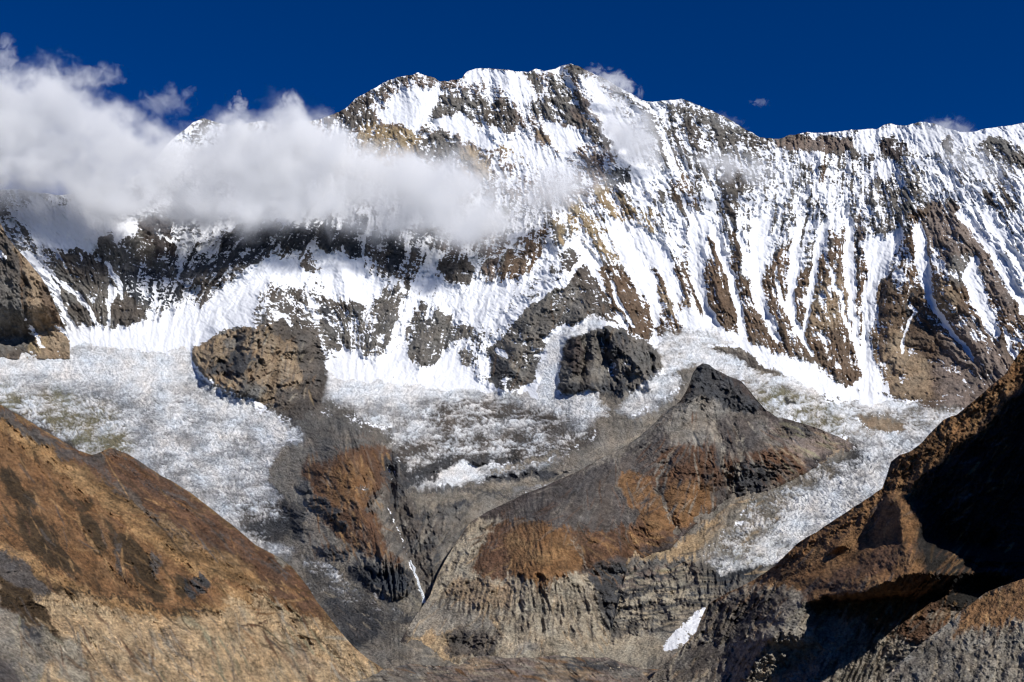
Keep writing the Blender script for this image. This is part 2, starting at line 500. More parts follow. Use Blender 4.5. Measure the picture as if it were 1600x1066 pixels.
    quads = np.stack([idx[:-1, :-1], idx[1:, :-1], idx[1:, 1:], idx[:-1, 1:]], -1).reshape(-1, 4)
    fk = kind[:-1, :-1].copy()
    fk[nb:-1][~live[:, :-1] & ~live[:, 1:]] = -9
    fk = fk.reshape(-1)
    quads = quads[fk != -9]; fk = fk[fk != -9]
    Pf = allP.reshape(-1, 3).astype(np.float32); Nf = N.reshape(-1, 3).astype(np.float32)
    Rf = rock.reshape(-1, 3); Cf = cover.reshape(-1)
    made = []
    for k, info in objs.items():
        q = quads[fk == k] if len(objs) > 1 else quads
        if not len(q): continue
        used, inv = np.unique(q, return_inverse=True)
        inv = inv.reshape(-1, 4)
        me = bpy.data.meshes.new(info['name'])
        me.vertices.add(len(used)); me.vertices.foreach_set("co", Pf[used].ravel())
        me.loops.add(inv.size); me.loops.foreach_set("vertex_index", inv.astype(np.int32).ravel())
        me.polygons.add(len(inv)); me.polygons.foreach_set("loop_start", np.arange(0, inv.size, 4, dtype=np.int32))
        me.polygons.foreach_set("use_smooth", np.ones(len(inv), bool))
        me.update(calc_edges=True)
        at = me.attributes.new("rock_colour", 'FLOAT_COLOR', 'POINT')
        at.data.foreach_set("color", np.concatenate([Rf[used], np.ones((len(used), 1))], 1).astype(np.float32).ravel())
        at = me.attributes.new("snow_cover", 'FLOAT', 'POINT')
        at.data.foreach_set("value", Cf[used].astype(np.float32))
        me.normals_split_custom_set_from_vertices(Nf[used])
        me.materials.append(MATS[mat])
        o = bpy.data.objects.new(info['name'], me); COL.objects.link(o)
        o['label'] = info['label']; o['category'] = info['cat']; o['kind'] = info.get('kind', 'structure')
        o_key = 'sheet%d' % seed
        made.append(dict(ob=o, grid_key=o_key))
    GRIDS['sheet%d' % seed] = (U, V, P, N[nb:-1])
    return made
# ================================================================== the snow mountain, its glaciers and the gorge
MTN, GLL, GLC, GLR, KNB, KND, GRG, KNL, MOR, SHELF = 1, 2, 3, 4, 5, 6, 7, 8, 9, 10
M = Map(0.78, 'grey', 1.0, MTN, 0.75)
# --- upper face
M.area("480,170 700,110 960,110 960,330 700,300 480,300", 8, snow=.72, rock='pinkg')
M.area("520,185 545,165 600,130 650,117 690,125 650,123 605,135 575,160 590,190 570,210 530,208", 2, snow=.5, rock='greyb')
M.area("560,195 600,190 640,200 662,214 652,246 600,262 570,250", 4, snow=.48, rock='ochre')
M.area("655,215 668,165 690,148 730,138 765,150 790,165 815,195 790,202 765,176 770,200 745,196 725,182 690,180 672,200", 3, snow=.47, rock='grey')
M.area("765,158 790,150 815,192 800,205 780,205 764,195", 3, snow=.44, rock='greyb')
M.area("650,232 680,203 705,205 722,222 712,248 690,262 655,245", 3, snow=.44, rock='grey')
M.area("718,228 745,235 770,260 762,276 735,285 716,270", 3, snow=.33, rock='ochre')
M.area("770,226 800,220 835,236 850,252 820,256 785,245", 3, snow=.42, rock='ochre')
M.area("612,150 650,135 690,140 682,160 672,180 655,200 645,205 628,190 612,168", 3, snow=1, rough=.3)
M.area("588,172 615,164 640,182 655,202 630,194 596,186", 2, snow=1, rough=.3)
M.area("678,188 700,178 722,178 742,196 762,216 778,232 762,236 735,218 700,206", 2, snow=1, rough=.3)
M.area("720,118 745,107 800,112 860,108 885,104 860,112 838,118 850,148 820,166 800,150 780,132 740,128", 3, snow=.93, rough=.4)
M.area("780,215 840,224 900,256 890,282 830,282 790,250", 5, snow=.88, rough=.5)
M.area("742,200 800,205 850,240 880,262 850,262 800,232 760,216", 3, snow=.92)
M.area("850,192 885,192 905,212 910,228 885,246 862,228", 3, snow=1, rough=.3)
M.area("862,118 880,116 900,160 916,196 902,200 872,190 850,188 834,182 832,162 852,150 856,126", 2, snow=.47, rock='grey')
M.area("884,172 902,165 910,185 895,186", 2, snow=.15, rock='pinkg')
M.area("893,142 914,150 922,176 914,178 902,165", 2, snow=.42, rock='greyb')
M.area("878,104 900,101 926,120 918,126 890,118", 2, snow=.45, rock='grey')
M.area("816,112 836,112 850,142 840,148 824,124", 2, snow=.4, rock='grey')
M.area("914,186 936,184 946,206 960,232 948,236 930,226 918,206", 2, snow=.32, rock='greyb')
M.area("835,205 850,205 862,222 846,220", 2, snow=.3, rock='tan')
M.area("900,225 925,228 940,250 960,290 940,300 905,262", 3, snow=.55, rock='pinkg')
M.area("946,265 985,262 992,285 972,292 950,282", 3, snow=.2, rock='darkb')
M.area("905,120 925,150 940,190 962,230 990,272 1010,290 1030,270 1000,235 975,195 955,150 925,120", 4, snow=.97, rough=.4)
M.area("985,205 1010,175 1040,190 1060,215 1055,250 1015,262 985,240", 6, snow=.6, rock='grey')
M.area("1000,163 1100,170 1150,192 1196,217 1232,217 1232,292 1180,300 1120,262 1090,300 1060,255 1030,215", 4, snow=.61, rock='grey')
M.area("1055,200 1085,180 1110,240 1090,300 1060,262", 4, snow=.52, rock='greyb')
M.area("1118,250 1150,262 1165,290 1140,330 1125,320", 4, snow=.3, rock='greyb')
M.area("1120,300 1150,312 1150,330 1130,330", 3, snow=.25, rock='greyb')
M.area("1232,215 1330,220 1350,265 1345,300 1320,290 1260,285 1225,292 1190,285 1200,240", 4, snow=.58, rock='grey')
M.area("1212,216 1232,211 1290,214 1337,222 1342,232 1302,240 1270,236 1232,232 1215,228", 2, snow=.12, rock='pinkg')
M.area("1284,214 1312,216 1302,238 1284,236", 2, snow=.08, rock='pinkg')
M.area("1278,245 1288,245 1292,285 1280,290", 2, snow=.15, rock='brown')
M.area("1250,236 1285,236 1288,255 1262,258 1250,250", 2, snow=.95)
M.area("1328,228 1342,232 1346,262 1338,264", 2, snow=.25, rock='greyb')
M.area("1340,203 1440,193 1520,200 1600,190 1700,195 1700,240 1600,228 1540,222 1500,228 1440,240 1418,214 1372,212 1365,240 1372,270 1350,250 1340,225", 4, snow=.96, rough=.5)
M.area("1350,300 1372,268 1400,262 1436,270 1440,330 1420,375 1365,378 1352,345", 4, snow=.47, rock='grey')
M.area("1368,252 1390,250 1400,280 1375,285 1352,262 1350,240 1360,238", 3, snow=.45, rock='greyb')
M.area("1374,226 1395,211 1414,224 1419,240 1405,252 1380,244", 2, snow=.33, rock='plum')
M.area("1402,255 1425,245 1435,262 1430,290 1400,285 1392,270", 3, snow=.5, rock='grey')
M.area("1362,250 1400,250 1388,282 1382,285", 2, snow=1, rough=.4)
M.area("1430,238 1500,250 1545,285 1600,335 1700,400 1700,600 1600,480 1565,415 1530,372 1500,332 1462,284", 5, snow=.83, rock='greyb')
M.area("1475,212 1490,214 1486,238 1470,232", 3, snow=.35, rock='greyb')
M.area("1535,215 1560,216 1590,232 1620,236 1620,268 1590,272 1560,248 1542,240", 4, snow=.38, rock='grey')
M.area("1520,240 1545,250 1575,300 1590,330 1580,330 1560,300 1535,262", 3, snow=.45, rock='greyb')
M.area("1536,298 1552,300 1556,325 1545,322 1536,310", 2, snow=.25, rock='plum')
# --- mid face: ochre and brown rock in the snow
M.area("925,292 955,290 985,318 1002,345 965,352 940,325", 3, snow=.42, rock='ochre')
M.area("880,325 908,306 935,335 950,362 925,372 900,372 884,350", 3, snow=.5, rock='ochre')
M.area("898,380 955,372 985,395 975,412 935,402 902,392", 4, snow=.55, rock='ochre')
M.area("855,343 872,345 880,365 893,386 885,388 862,360", 1.5, snow=.05, rock='ochre')
M.area("995,330 1025,335 1030,360 1005,365", 4, snow=.55, rock='ochre')
M.area("1046,284 1062,274 1072,268 1084,292 1095,325 1060,322 1048,305", 3, snow=.42, rock='brown')
M.area("1050,300 1066,306 1068,318 1052,316", 2, snow=.1, rock='brown')
M.area("1028,295 1040,296 1042,322 1032,320", 2, snow=.3, rock='grey')
M.area("1064,380 1078,385 1082,402 1070,400", 2, snow=.15, rock='brown')
M.area("1125,322 1145,320 1150,345 1135,345", 3, snow=.3, rock='greyb')
M.area("1108,370 1120,365 1132,402 1128,425 1112,400", 2, snow=.15, rock='brown')
M.area("1138,362 1150,362 1156,392 1148,396", 2, snow=.25, rock='brown')
M.area("1225,380 1238,372 1242,390 1236,405 1215,392", 2, snow=.15, rock='brown')
M.area("1236,335 1262,335 1266,360 1250,372 1238,350", 3, snow=.5, rock='greyb')
M.area("1282,320 1300,322 1302,345 1286,352", 3, snow=.45, rock='greyb')
M.area("1320,350 1328,350 1332,380 1320,392 1314,378", 2, snow=.12, rock='brown')
M.area("1340,328 1352,325 1354,378 1340,372", 2, snow=.35, rock='pinkg')
# --- lower ribs of brown rock
BANDS = "880,400 905,418 940,415 968,412 985,428 1012,425 1040,405 1062,400 1066,380 1080,392 1096,425 1112,396 1126,430 1150,380 1160,430 1185,436 1205,405 1216,376 1240,392 1252,425 1276,392 1290,400 1300,345 1318,395 1335,372 1352,395 1372,440 1394,420 1400,470 1410,380 1425,330 1450,322 1490,316 1512,345 1530,372 1560,415 1600,485 1720,620 1720,760 1500,760 1485,640 1440,628 1395,618 1320,602 1262,562 1193,543 1160,528 1108,498 1053,524 1005,528 960,508 920,500 880,470"
M.area('1000,200 1330,240 1640,250 1700,700 1380,620 1000,500 880,380', 20, fl=.42)
M.area(BANDS, 3, snow=.30, rock='brown', rough=1.0, mot=.85)
M.area("1060,470 1110,440 1150,470 1200,500 1300,540 1380,600 1320,602 1262,562 1193,543 1160,528 1108,498", 14, snow=.13)
M.area("1380,450 1440,440 1500,560 1480,640 1390,616 1372,560", 10, snow=.12, rock='brown')
M.area("1400,500 1440,560 1470,600 1440,625 1395,616 1372,560", 12, rock='tan', snow=.1)
M.area("1480,480 1560,520 1600,600 1600,760 1500,700 1460,620", 16, rock='pinkg', snow=.1)
M.area("1455,318 1490,318 1520,350 1545,395 1575,450 1600,500 1560,480 1530,440 1490,440 1450,420 1432,372", 6, rock='pinkg', snow=.14)
M.area("1475,395 1530,400 1520,450 1480,440", 8, rock='grey', snow=.24)
M.area("1440,440 1500,440 1490,500 1455,480", 8, rock='tan', snow=.3)
M.area("1020,455 1050,440 1085,480 1105,490 1060,500 1030,480", 6, rock='tan', snow=.52)
M.area("1260,440 1320,430 1330,500 1260,520", 8, rock='tan', snow=.3)
M.area("1060,440 1150,430 1200,520 1180,535 1110,498", 14, rock='brown')
# --- chutes of the big face
for p, w, h in (
    ("893,385 910,405 925,430 940,462 958,492 975,512", "26/24/12", 1.0),
    ("955,440 968,478 990,508", "5/6", .6),
    ("958,352 985,395 1005,430 1020,462 1026,505", "30/44/26/9", 1.0),
    ("1000,372 1030,400 1045,430 1060,470", "40/30/10", .5),
    ("1092,345 1088,400 1090,440 1103,480 1115,503", "34/26/12/8", 1.0),
    ("1112,352 1130,400 1140,430 1152,470 1157,492 1160,524", "14/14/13/9", 1.0),
    ("1152,362 1166,410 1180,436", "10/8", .7),
    ("1190,350 1184,400 1184,440 1188,472 1200,500 1214,530", "30/24/20/12", 1.0),
    ("1212,440 1222,470 1230,490", "6/5", .6),
    ("1258,345 1244,390 1240,430 1234,472 1240,500 1252,522 1268,552", "20/18/14/9/7", 1.0),
    ("1290,350 1276,400 1270,440 1264,482 1257,512", "16/12/8/6", .9),
    ("1300,420 1312,460 1320,500 1330,530", "5/4", .5),
    ("1328,345 1326,400 1328,440 1332,480 1338,530 1342,555", "14/18/14/10/10", 1.0),
    ("1400,372 1380,400 1366,430 1356,470 1354,510 1352,560", "30/34/24/16/12", 1.0),
    ("1436,365 1441,400 1444,430 1450,458 1466,492 1490,520 1522,560", "26/24/12/6/6", 1.0),
    ("1524,402 1518,430 1528,462 1544,498 1556,520", "5/28/30/24/14", .9),
    ("1500,335 1530,362 1556,402 1578,440 1602,484", "18/16/16/14", .9),
    ("1545,340 1570,380 1600,420 1640,470", "20/12/10/8", .7),
    ("1425,448 1420,470 1428,490 1415,520 1408,552", "4/4/6/4", .5),
    ("1570,515 1580,545 1585,560", "4/3", .4),
):
    M.chute(p, w, h)
M.area("1374,364 1352,372 1352,400 1362,440 1372,400 1386,384", 2, snow=1, rough=.3)
M.area("1394,438 1404,420 1422,438 1415,442", 1.5, snow=.95)
M.area("1455,380 1478,420 1500,434 1480,440 1455,430", 3, snow=.72)
M.area("1090,500 1115,503 1135,520 1105,522", 3, snow=1)
M.area("1337,540 1352,545 1366,542 1378,590 1396,616 1360,614 1328,606 1332,600 1348,588 1338,570", 2, snow=1, rough=.35)
M.area("1298,577 1310,571 1318,578", 1, snow=.95)
M.area("1293,562 1302,560 1302,566", 1, snow=.95)
M.line("1426,452 1419,476 1424,492 1412,520", "2.5/3/2", snow=0, rock='darkb')
M.line("1440,462 1436,490 1428,502", "2/2", snow=0, rock='dark')
M.line("1388,450 1374,480 1372,500", "3/2", snow=0, rock='dark')
M.line("1342,360 1340,400 1338,460", "2.5/3/2", snow=.1, rock='dark')
M.line("1420,345 1412,375 1396,400", "3/2", snow=.3, rock='darkb')
M.line("1228,340 1216,370 1208,400", "2.5/2", snow=.3, rock='darkb')
M.line("1268,300 1260,345 1252,385", "2.5/2", snow=.3, rock='darkb')
# ridge crests of the face
for p, w, h in (
    ("925,296 955,350 975,392 995,424 1016,460 1030,500", "16/20/14", 9), ("856,345 890,390 930,440 975,500 1000,524", "14/24/12", 9),
    ("900,105 915,150 950,230 975,290", "26/34/20", 16), ("1000,170 1060,280 1090,330 1110,420 1130,480", "20/30/30", 10),
    ("1140,300 1150,350 1170,440 1215,500 1260,555", "20/22/16", 8), ("1280,240 1284,290 1300,360 1290,440 1290,500 1310,590", "14/24/30/34", 12),
    ("1420,250 1430,330 1425,400 1400,460 1390,520 1420,610", "20/26/30/40", 13), ("1500,340 1490,400 1480,460 1520,540 1560,600", "20/30/36", 12),
    ("1590,250 1600,330 1620,420", "30/30", 14), ("640,118 655,160 640,210 600,250", "30/26/30", 10),
    ("790,112 800,165 770,230 740,280", "24/26/30", 10), ("665,165 655,215 660,260", "16/20", 8),
):
    M.rib(p, w, h)
# --- the buttresses left of centre
M.area("330,330 500,325 600,335 700,350 860,330 880,470 900,560 800,600 540,600 480,480 380,470 300,520 250,520 250,380", 10, snow=.80, rock='grey', fl=.3)
def rk(P, sn=.2, rock='greyb', soft=1.5, **k):
    sn = sn + 0.16 if sn < .3 else sn + .04
    M.area(P, soft, snow=sn, rock=rock, **k)
rk("512,342 540,334 572,336 575,352 568,372 565,395 572,412 560,420 545,405 543,392 530,388 512,396 500,386 496,360", .12, 'darkb')
rk("496,352 520,360 532,375 528,390 515,396 498,384", .06, 'darkb')
rk("566,372 590,362 612,372 628,365 630,395 622,420 614,432 600,430 590,415 572,398", .12, 'darkb')
rk("612,360 628,358 632,420 614,434 602,430 610,395", .08, 'darkb')
rk("540,390 560,392 564,418 550,424 542,410", .15, 'darkb')
rk("640,372 650,365 664,375 672,390 665,408 652,408 642,395", .45, 'dark')
rk("684,372 705,360 720,362 712,385 692,400 684,392", .25, 'greyb')
rk("632,400 650,412 655,440 640,450 618,432", .5, 'greyb')
rk("681,420 690,408 702,405 728,400 738,415 732,440 720,442 702,440 688,428", .05, 'greyb')
rk("752,412 765,402 780,398 775,425 765,440 768,455 762,458 756,440", .22, 'pinkg')
rk("776,430 782,410 796,390 815,395 830,380 846,360 855,375 848,395 835,415 800,440 780,442", .12, 'brown')
rk("805,380 850,355 858,370 840,385 812,392", .5, 'brown')
rk("526,452 536,422 545,430 560,452 560,464 545,468 522,466", .2, 'greyb')
rk("516,470 560,468 575,480 568,500 540,495 528,505 512,500 503,490", .3, 'greyb')
rk("500,482 515,480 530,500 520,515 500,505", .15, 'dark')
rk("607,452 624,446 622,480 616,515 606,540 590,545 582,520 590,500 560,495 582,480", .15, 'grey')
rk("540,485 580,492 590,520 600,545 588,562 572,555 548,535 520,530 500,515 530,500", .28, 'grey')
rk("630,470 652,430 655,450 650,480 636,510 625,505", .5, 'greyb')
rk("680,485 690,485 712,505 745,512 745,528 720,530 706,535 690,552 668,578 655,578 640,555 632,535 635,515 645,495 662,500", .08, 'grey')
rk("640,490 655,470 662,480 655,500 640,510", .35, 'grey')
rk("706,556 730,545 745,560 728,584 716,578", .3, 'grey')
rk("742,500 760,485 770,470 790,460 788,480 770,500 760,520 748,545 744,600 730,600 738,560", .62, 'grey')
rk("555,425 575,440 590,470 580,480 560,460 550,440", .3, 'greyb'); rk("640,340 680,352 700,380 690,392 660,372 640,362", .42, 'greyb', 3)
rk("700,360 740,350 780,360 800,375 790,392 760,402 730,396 700,400 690,380", .46, 'pinkg', 3)
rk("640,395 668,410 672,440 650,462 632,450", .48, 'greyb', 3); rk("575,372 606,392 600,440 580,425", .35, 'greyb', 2)
rk("655,440 672,450 660,490 645,500 640,480", .45, 'greyb', 2); rk("700,470 740,478 760,470 748,490 720,495", .55, 'greyb', 3)
rk("480,425 510,440 520,470 505,480 485,455", .5, 'greyb', 3); rk("500,505 540,520 560,545 530,552 508,540", .3, 'grey', 2)
rk("355,440 400,420 430,430 415,450 380,465 350,470", .5, 'greyb', 4); rk("440,360 480,345 500,345 480,372 450,380", .3, 'darkb', 2)
# big dark buttress (centre)
rk("855,462 870,450 880,452 890,440 905,460 925,468 940,490 960,502 985,520 985,530 930,505 915,500 900,505 892,512 860,515 850,545 842,570 835,592 820,604 800,610 775,605 764,590 770,575 762,560 762,545 790,520 800,505 830,480", .05, 'grey')
rk("870,395 895,388 935,440 965,495 940,490 905,460 878,430", .3, 'greyb')
rk("858,412 878,430 890,445 880,455 862,440", .3, 'greyb')
rk("764,545 780,540 800,560 820,590 800,600 775,600 768,580 760,560", .04, 'dark')
M.line("768,543 790,562 815,590 822,596", "3/7/4", snow=.0, rock='scree')
M.line("778,545 790,558", "3/6", snow=1)
M.line("790,505 840,465 860,450 880,440 900,420 915,395 925,380", "3/5/8/6/3", snow=.95)
M.line("795,500 850,440 880,425", "6/9/6", snow=.9)
for p, w, h in (("862,345 885,400 870,450 830,500 800,560 790,600", "24/40/30", 22), ("885,400 930,450 985,520", "14/20/16", 9),
                ("560,335 570,400 600,430", "20/26/18", 12), ("528,345 520,390", "20/20", 9), ("612,360 615,430", "16/14", 9),
                ("680,490 660,520 655,575", "20/40/26", 16), ("536,424 540,470 570,500 590,550", "14/24/22", 12), ("620,450 605,500 590,560", "14/22/18", 9),
                ("712,402 715,440", "20/16", 9), ("790,395 790,435", "20/16", 9), ("840,365 815,430", "14/14", 8)):
    M.rib(p, w, h)
for p, w, h in (("690,372 672,430 650,480 625,540 606,560", "26/26/18", 9), ("640,440 625,500 612,545", "14/12", 6), ("760,440 700,470 660,460", "50/30", 5),
                ("575,350 568,400", "5/4", 5)):
    M.cut(p, w, h)
M.line("576,350 570,375 567,398 568,412", "2.5/2.5/3", snow=.9)
M.line("678,400 660,440 640,480 622,520 608,548", "12/16/12/10/8", snow=.98)
# --- left cirque: dark walls under the cloud
rk("90,405 110,390 118,382 128,386 140,398 160,370 172,362 200,372 212,362 222,372 232,385 250,400 262,420 300,425 330,404 352,372 370,350 400,345 440,340 440,372 425,395 405,412 360,425 330,440 300,442 262,432 240,470 215,500 180,514 120,506 104,478 80,455 50,420 62,408", .18, 'grey')
rk("300,425 330,400 350,375 368,350 400,345 438,342 440,355 425,392 404,412 370,420 330,430", .06, 'darkb')
rk("258,400 300,392 328,400 310,420 285,430 262,425", .2, 'darkb')
rk("185,425 225,415 262,430 290,450 292,468 260,478 215,470 190,480", .5, 'darkb', 5)
rk("95,385 140,395 160,400 175,420 150,445 120,440 100,420", .13, 'greyb', 4)
rk("112,470 140,472 165,500 150,514 118,505 108,490", .04, 'greyb', 3)
rk("170,470 195,455 215,470 228,490 205,512 180,512 168,490", .06, 'greyb', 3)
rk("275,460 300,440 345,420 385,408 370,440 340,460 322,480 300,485", .45, 'greyb', 3)
rk("436,380 452,352 470,345 495,345 492,372 478,392 460,400 445,395", .1, 'darkb')
rk("404,400 416,376 436,358 448,352 440,372 420,395 408,402", .35, 'darkb')
rk("435,395 448,385 452,400 442,415 432,412", .2, 'greyb')
rk("466,420 484,388 496,418 490,428 468,432 460,420", .12, 'greyb')
rk("462,432 478,428 475,445 465,440", .3, 'greyb')
rk("418,458 426,442 440,452 450,470 470,490 490,520 500,540 478,535 450,500 440,490 425,480", .12, 'greyb')
rk("450,440 468,445 480,490 500,530 490,530 462,490 452,465", .42, 'greyb')
rk("328,480 346,468 346,495 330,510 308,516 302,510 318,500", .1, 'plum')
rk("352,500 372,485 376,494 360,510", .35, 'greyb')
rk("400,485 420,478 425,500 405,515 400,500", .45, 'grey')
rk("0,298 20,296 20,310 8,330 -60,340 -200,330 -200,300", .4, 'dark', 3)
rk("22,298 40,296 56,302 54,315 40,314", .25, 'dark', 2)
rk("10,355 50,345 66,365 72,380 50,375 20,372", .55, 'grey', 3)
rk("30,385 60,384 90,392 88,410 60,402 35,400", .25, 'grey', 3)
rk("152,320 172,322 175,332 160,335", .35, 'grey', 3)
rk("210,345 245,330 262,350 278,380 272,402 250,402 225,380", .12, 'plum', 4)
rk("268,310 295,320 312,345 305,362 285,365 270,345", .2, 'dark', 5)
M.line("252,355 254,375", "1.5/1.5", snow=1)
M.line("276,378 280,400 282,424", "2.5/1.5", snow=.95)
M.line("245,360 262,372 275,380", "3/2", snow=.8)
for p, w in (("45,405 65,430 90,455 95,480 108,505", "14/9/5/6"), ("70,420 100,445 130,470 142,490 152,510", "4/5/6/3"), ("175,455 172,480 168,508", "10/4/2"),
             ("34,400 40,420 50,440 70,460", "8/5/4"), ("242,440 243,470 240,495", "3/2"), ("165,410 180,432 186,440", "5/6"), ("190,440 188,465", "2/3"),
             ("126,395 127,408", "3/2"), ("100,378 104,392", "3/3")):
    M.line(p, w, snow=.97)
M.area("22,330 60,310 90,322 130,335 205,345 215,362 200,372 185,380 175,366 158,372 140,398 118,384 95,392 60,384 40,350", 5, snow=1, rough=.4)
M.area("115,506 180,516 240,505 300,480 352,470 420,440 470,440 520,470 500,445 400,430 330,500 300,520 298,548 220,552 130,545 105,520", 4, snow=1, rough=.3)
M.area("330,468 400,415 440,398 490,430 470,450 420,440 400,470 395,510 350,525 310,545 298,520", 3, snow=.97, rough=.35)
M.area("500,395 545,402 590,430 600,440 575,478 520,460 500,440", 4, snow=.98, rough=.35)
M.area("640,430 700,445 780,440 830,440 790,490 760,520 720,500 700,480 655,470", 6, snow=.93, rough=.45)
rk("400,352 372,372 352,402 345,412", .5, 'darkb')
for p, w, h in (("235,385 270,415 300,440", "16/20", 7), ("172,362 200,430 205,500", "20/30", 9), ("95,392 130,440 140,500", "24/40/30", 10), ("440,345 400,400 300,440", "26/40/20", 20),
                ("484,390 470,430", "12/10", 6), ("426,442 460,490 500,540", "14/20/14", 8), ("175,284 165,320", "20/20", 8), ("290,320 300,360", "24/24", 8)):
    M.rib(p, w, h)
M.area('400,640 480,640 940,610 1100,560 1200,600 1400,690 1400,1100 300,1100 440,760', 3, snow=0, rock='scree', rough=.5)
# --- foot of the face: snow aprons down to the glaciers
M.area("100,512 180,518 240,508 300,490 300,520 298,548 240,552 200,550 150,548 110,545", 3, snow=.97, rough=.2, kind=GLL)
M.area("500,560 545,545 590,570 612,555 640,572 660,590 690,560 712,545 720,590 760,600 768,612 800,616 840,600 900,618 870,640 600,605 500,590", 3, snow=.93, rough=.3, kind=GLC)
M.area("540,575 556,565 572,578 588,570 600,560 615,548 640,558 655,582 672,580 695,552 712,540 716,560 745,590 765,606 730,612 690,600 620,592 560,590", 3, snow=1, rough=.25)
M.area("905,508 920,500 940,495 962,505 1005,530 1035,525 1053,526 1075,510 1050,500 1060,488 1085,482 1110,500 1160,530 1195,545 1262,565 1320,604 1395,622 1440,640 1300,640 1200,600 1100,560 1040,548 1000,525 940,512", 3, snow=1, rough=.3, kind=GLR)
M.area("842,600 838,580 850,550 862,520 878,512 900,512 905,500 930,492 948,505 920,520 900,540 882,545 872,600 860,620 835,618", 3, snow=.93, rough=.5, kind=GLC, zr=.7)
# glacier left
M.area("-260,560 0,542 100,548 130,540 300,548 300,570 320,600 420,640 470,660 490,700 450,740 440,790 470,860 430,880 300,800 100,740 -260,600", 9, snow=.52, rock='ice', rough=.35, zr=1, mot=1.0, kind=GLL)
M.area('-100,550 100,552 300,545 306,600 200,606 60,592 -100,590', 24, snow=.97, mot=.3)
M.area('280,600 420,645 470,668 440,690 330,660', 12, snow=.72)
M.area("0,600 120,640 200,700 180,760 60,700 -100,640", 14, rock='olive', snow=.5)
M.area("0,640 60,650 130,700 120,720 0,680", 8, rock='greyb', snow=.22)
M.area("60,600 190,640 210,720 150,715 60,640", 14, rock='olive', snow=.48)
M.area("140,600 200,620 200,660 150,650", 12, snow=.4)
M.area("350,680 440,690 430,720 330,700", 8, snow=.42)
M.area("300,720 400,720 420,780 330,770", 14, snow=.66)
M.area("350,780 470,790 470,850 400,850", 10, snow=.45, rock='greyb')
M.area("270,640 420,650 470,670 460,690 300,690", 14, snow=.66)
M.area("380,820 440,800 460,842 420,845", 6, snow=.12, rock='dark')
M.area("415,745 440,700 485,680 510,690 470,740 478,800 500,860 460,800 440,780", 3, snow=.02, rock='scree', rough=.4, zr=.2, kind=MOR)
# centre glacier
M.area("490,590 560,590 700,605 850,615 930,620 950,660 940,700 900,720 860,760 740,770 640,765 620,700 540,660 480,640 495,600", 12, snow=.56, rock='ice', rough=.35, zr=1, mot=1.0, kind=GLC)
M.area('495,580 600,590 720,600 860,612 870,640 760,625 640,628 540,630 495,610', 14, snow=.95, mot=.45)
M.area("560,640 900,640 940,690 860,710 700,690 580,680", 16, snow=.47)
M.area("650,640 760,620 870,640 900,680 780,660 700,690", 12, snow=.38, rock='greyb')
M.area("640,660 720,650 740,690 690,740 630,740", 12, snow=.6)
M.area("690,735 720,720 750,735 735,755 690,765 675,760", 4, snow=.92)
M.area("440,630 500,610 540,640 600,660 620,690 600,690 560,680 500,690 480,680 430,650", 6, snow=.1, rock='grey', zr=.3, rough=.7, kind=MOR)
M.area("500,640 560,640 580,670 500,670", 8, snow=.22)
M.area("930,620 1000,600 1040,620 1010,660 950,700 880,740 820,760 740,780 700,790 640,830 600,780 640,765 760,750 850,730 900,700 930,660", 6, snow=.02, rock='scree', zr=.2, rough=.45, kind=MOR)
M.area("620,780 700,785 740,800 720,850 690,880 660,900 620,860 600,800", 8, snow=0, rock='grey', rough=.8, kind=GRG)
M.area("640,765 700,775 780,760 740,780 660,800", 5, snow=.02, rock='dirt', zr=.3)
M.line("650,735 720,715 790,712 860,708 900,700", "4/7/7/4", snow=.12, rock='dark', zr=.6)
M.line("770,745 830,738 880,738", "6/8/5", snow=.02, rock='dark', zr=.5)
M.line("640,755 660,740 680,745", "9/12/8", snow=.1, rock='dark')
M.area("930,590 1000,560 1040,575 1075,600 1000,655 975,650 960,630", 6, snow=.74, rock='ice', zr=1, rough=.4, kind=GLR)
M.area("880,612 930,600 955,625 950,655 900,650", 6, snow=.72, zr=1)
M.area("935,600 975,598 985,620 960,640 935,625", 5, snow=.02, rock='scree')
# right glacier
M.area("1030,520 1110,515 1200,570 1300,625 1400,632 1500,640 1700,700 1700,760 1450,700 1400,690 1320,690 1200,650 1160,600 1090,570 1040,590 1020,560", 8, snow=.78, rock='dirt', rough=.35, zr=1, mot=1.0, kind=GLR)
M.area("1180,600 1260,610 1330,640 1320,690 1240,665 1190,645", 8, rock='olive', snow=.5)
M.area("1300,640 1480,645 1440,690 1330,670", 12, snow=.58)
M.area("1060,530 1110,545 1160,590 1200,620 1150,600 1080,560", 6, snow=.85)
M.area("1105,540 1125,541 1150,545 1175,558 1190,572 1230,592 1200,585 1170,575 1150,556 1118,548", 1.5, snow=0, rock='greyb', zr=0, rough=.6)
M.area("1060,512 1095,512 1140,530 1120,540 1070,525", 4, snow=.82, zr=.6)
M.area("1335,645 1360,650 1400,660 1425,680 1380,672 1345,655", 2, snow=0, rock='tan', zr=.1, rough=.3)
M.line("1222,632 1240,636 1252,643", "3/2", snow=1)
M.area("1225,624 1246,626 1244,634 1228,632", 1, snow=.1, rock='dark')
M.area("1330,690 1400,680 1470,675 1420,760 1300,880 1200,900 1130,900 1100,880 1160,800 1220,750", 4, snow=.62, rock='ice', rough=.5, zr=1.5, mot=1.0, kind=GLR)
M.area("1300,700 1345,690 1360,720 1300,740 1260,760 1240,745", 6, snow=.3, rock='dark')
M.area("1220,770 1300,760 1330,790 1260,830 1210,820", 8, snow=.8)
M.area("1160,780 1230,750 1220,800 1180,850 1120,870 1080,860", 10, snow=.3, rock='dirt')
M.area("1250,690 1330,690 1320,705 1260,730 1240,732", 2, snow=.05, rock='tan', zr=.2)
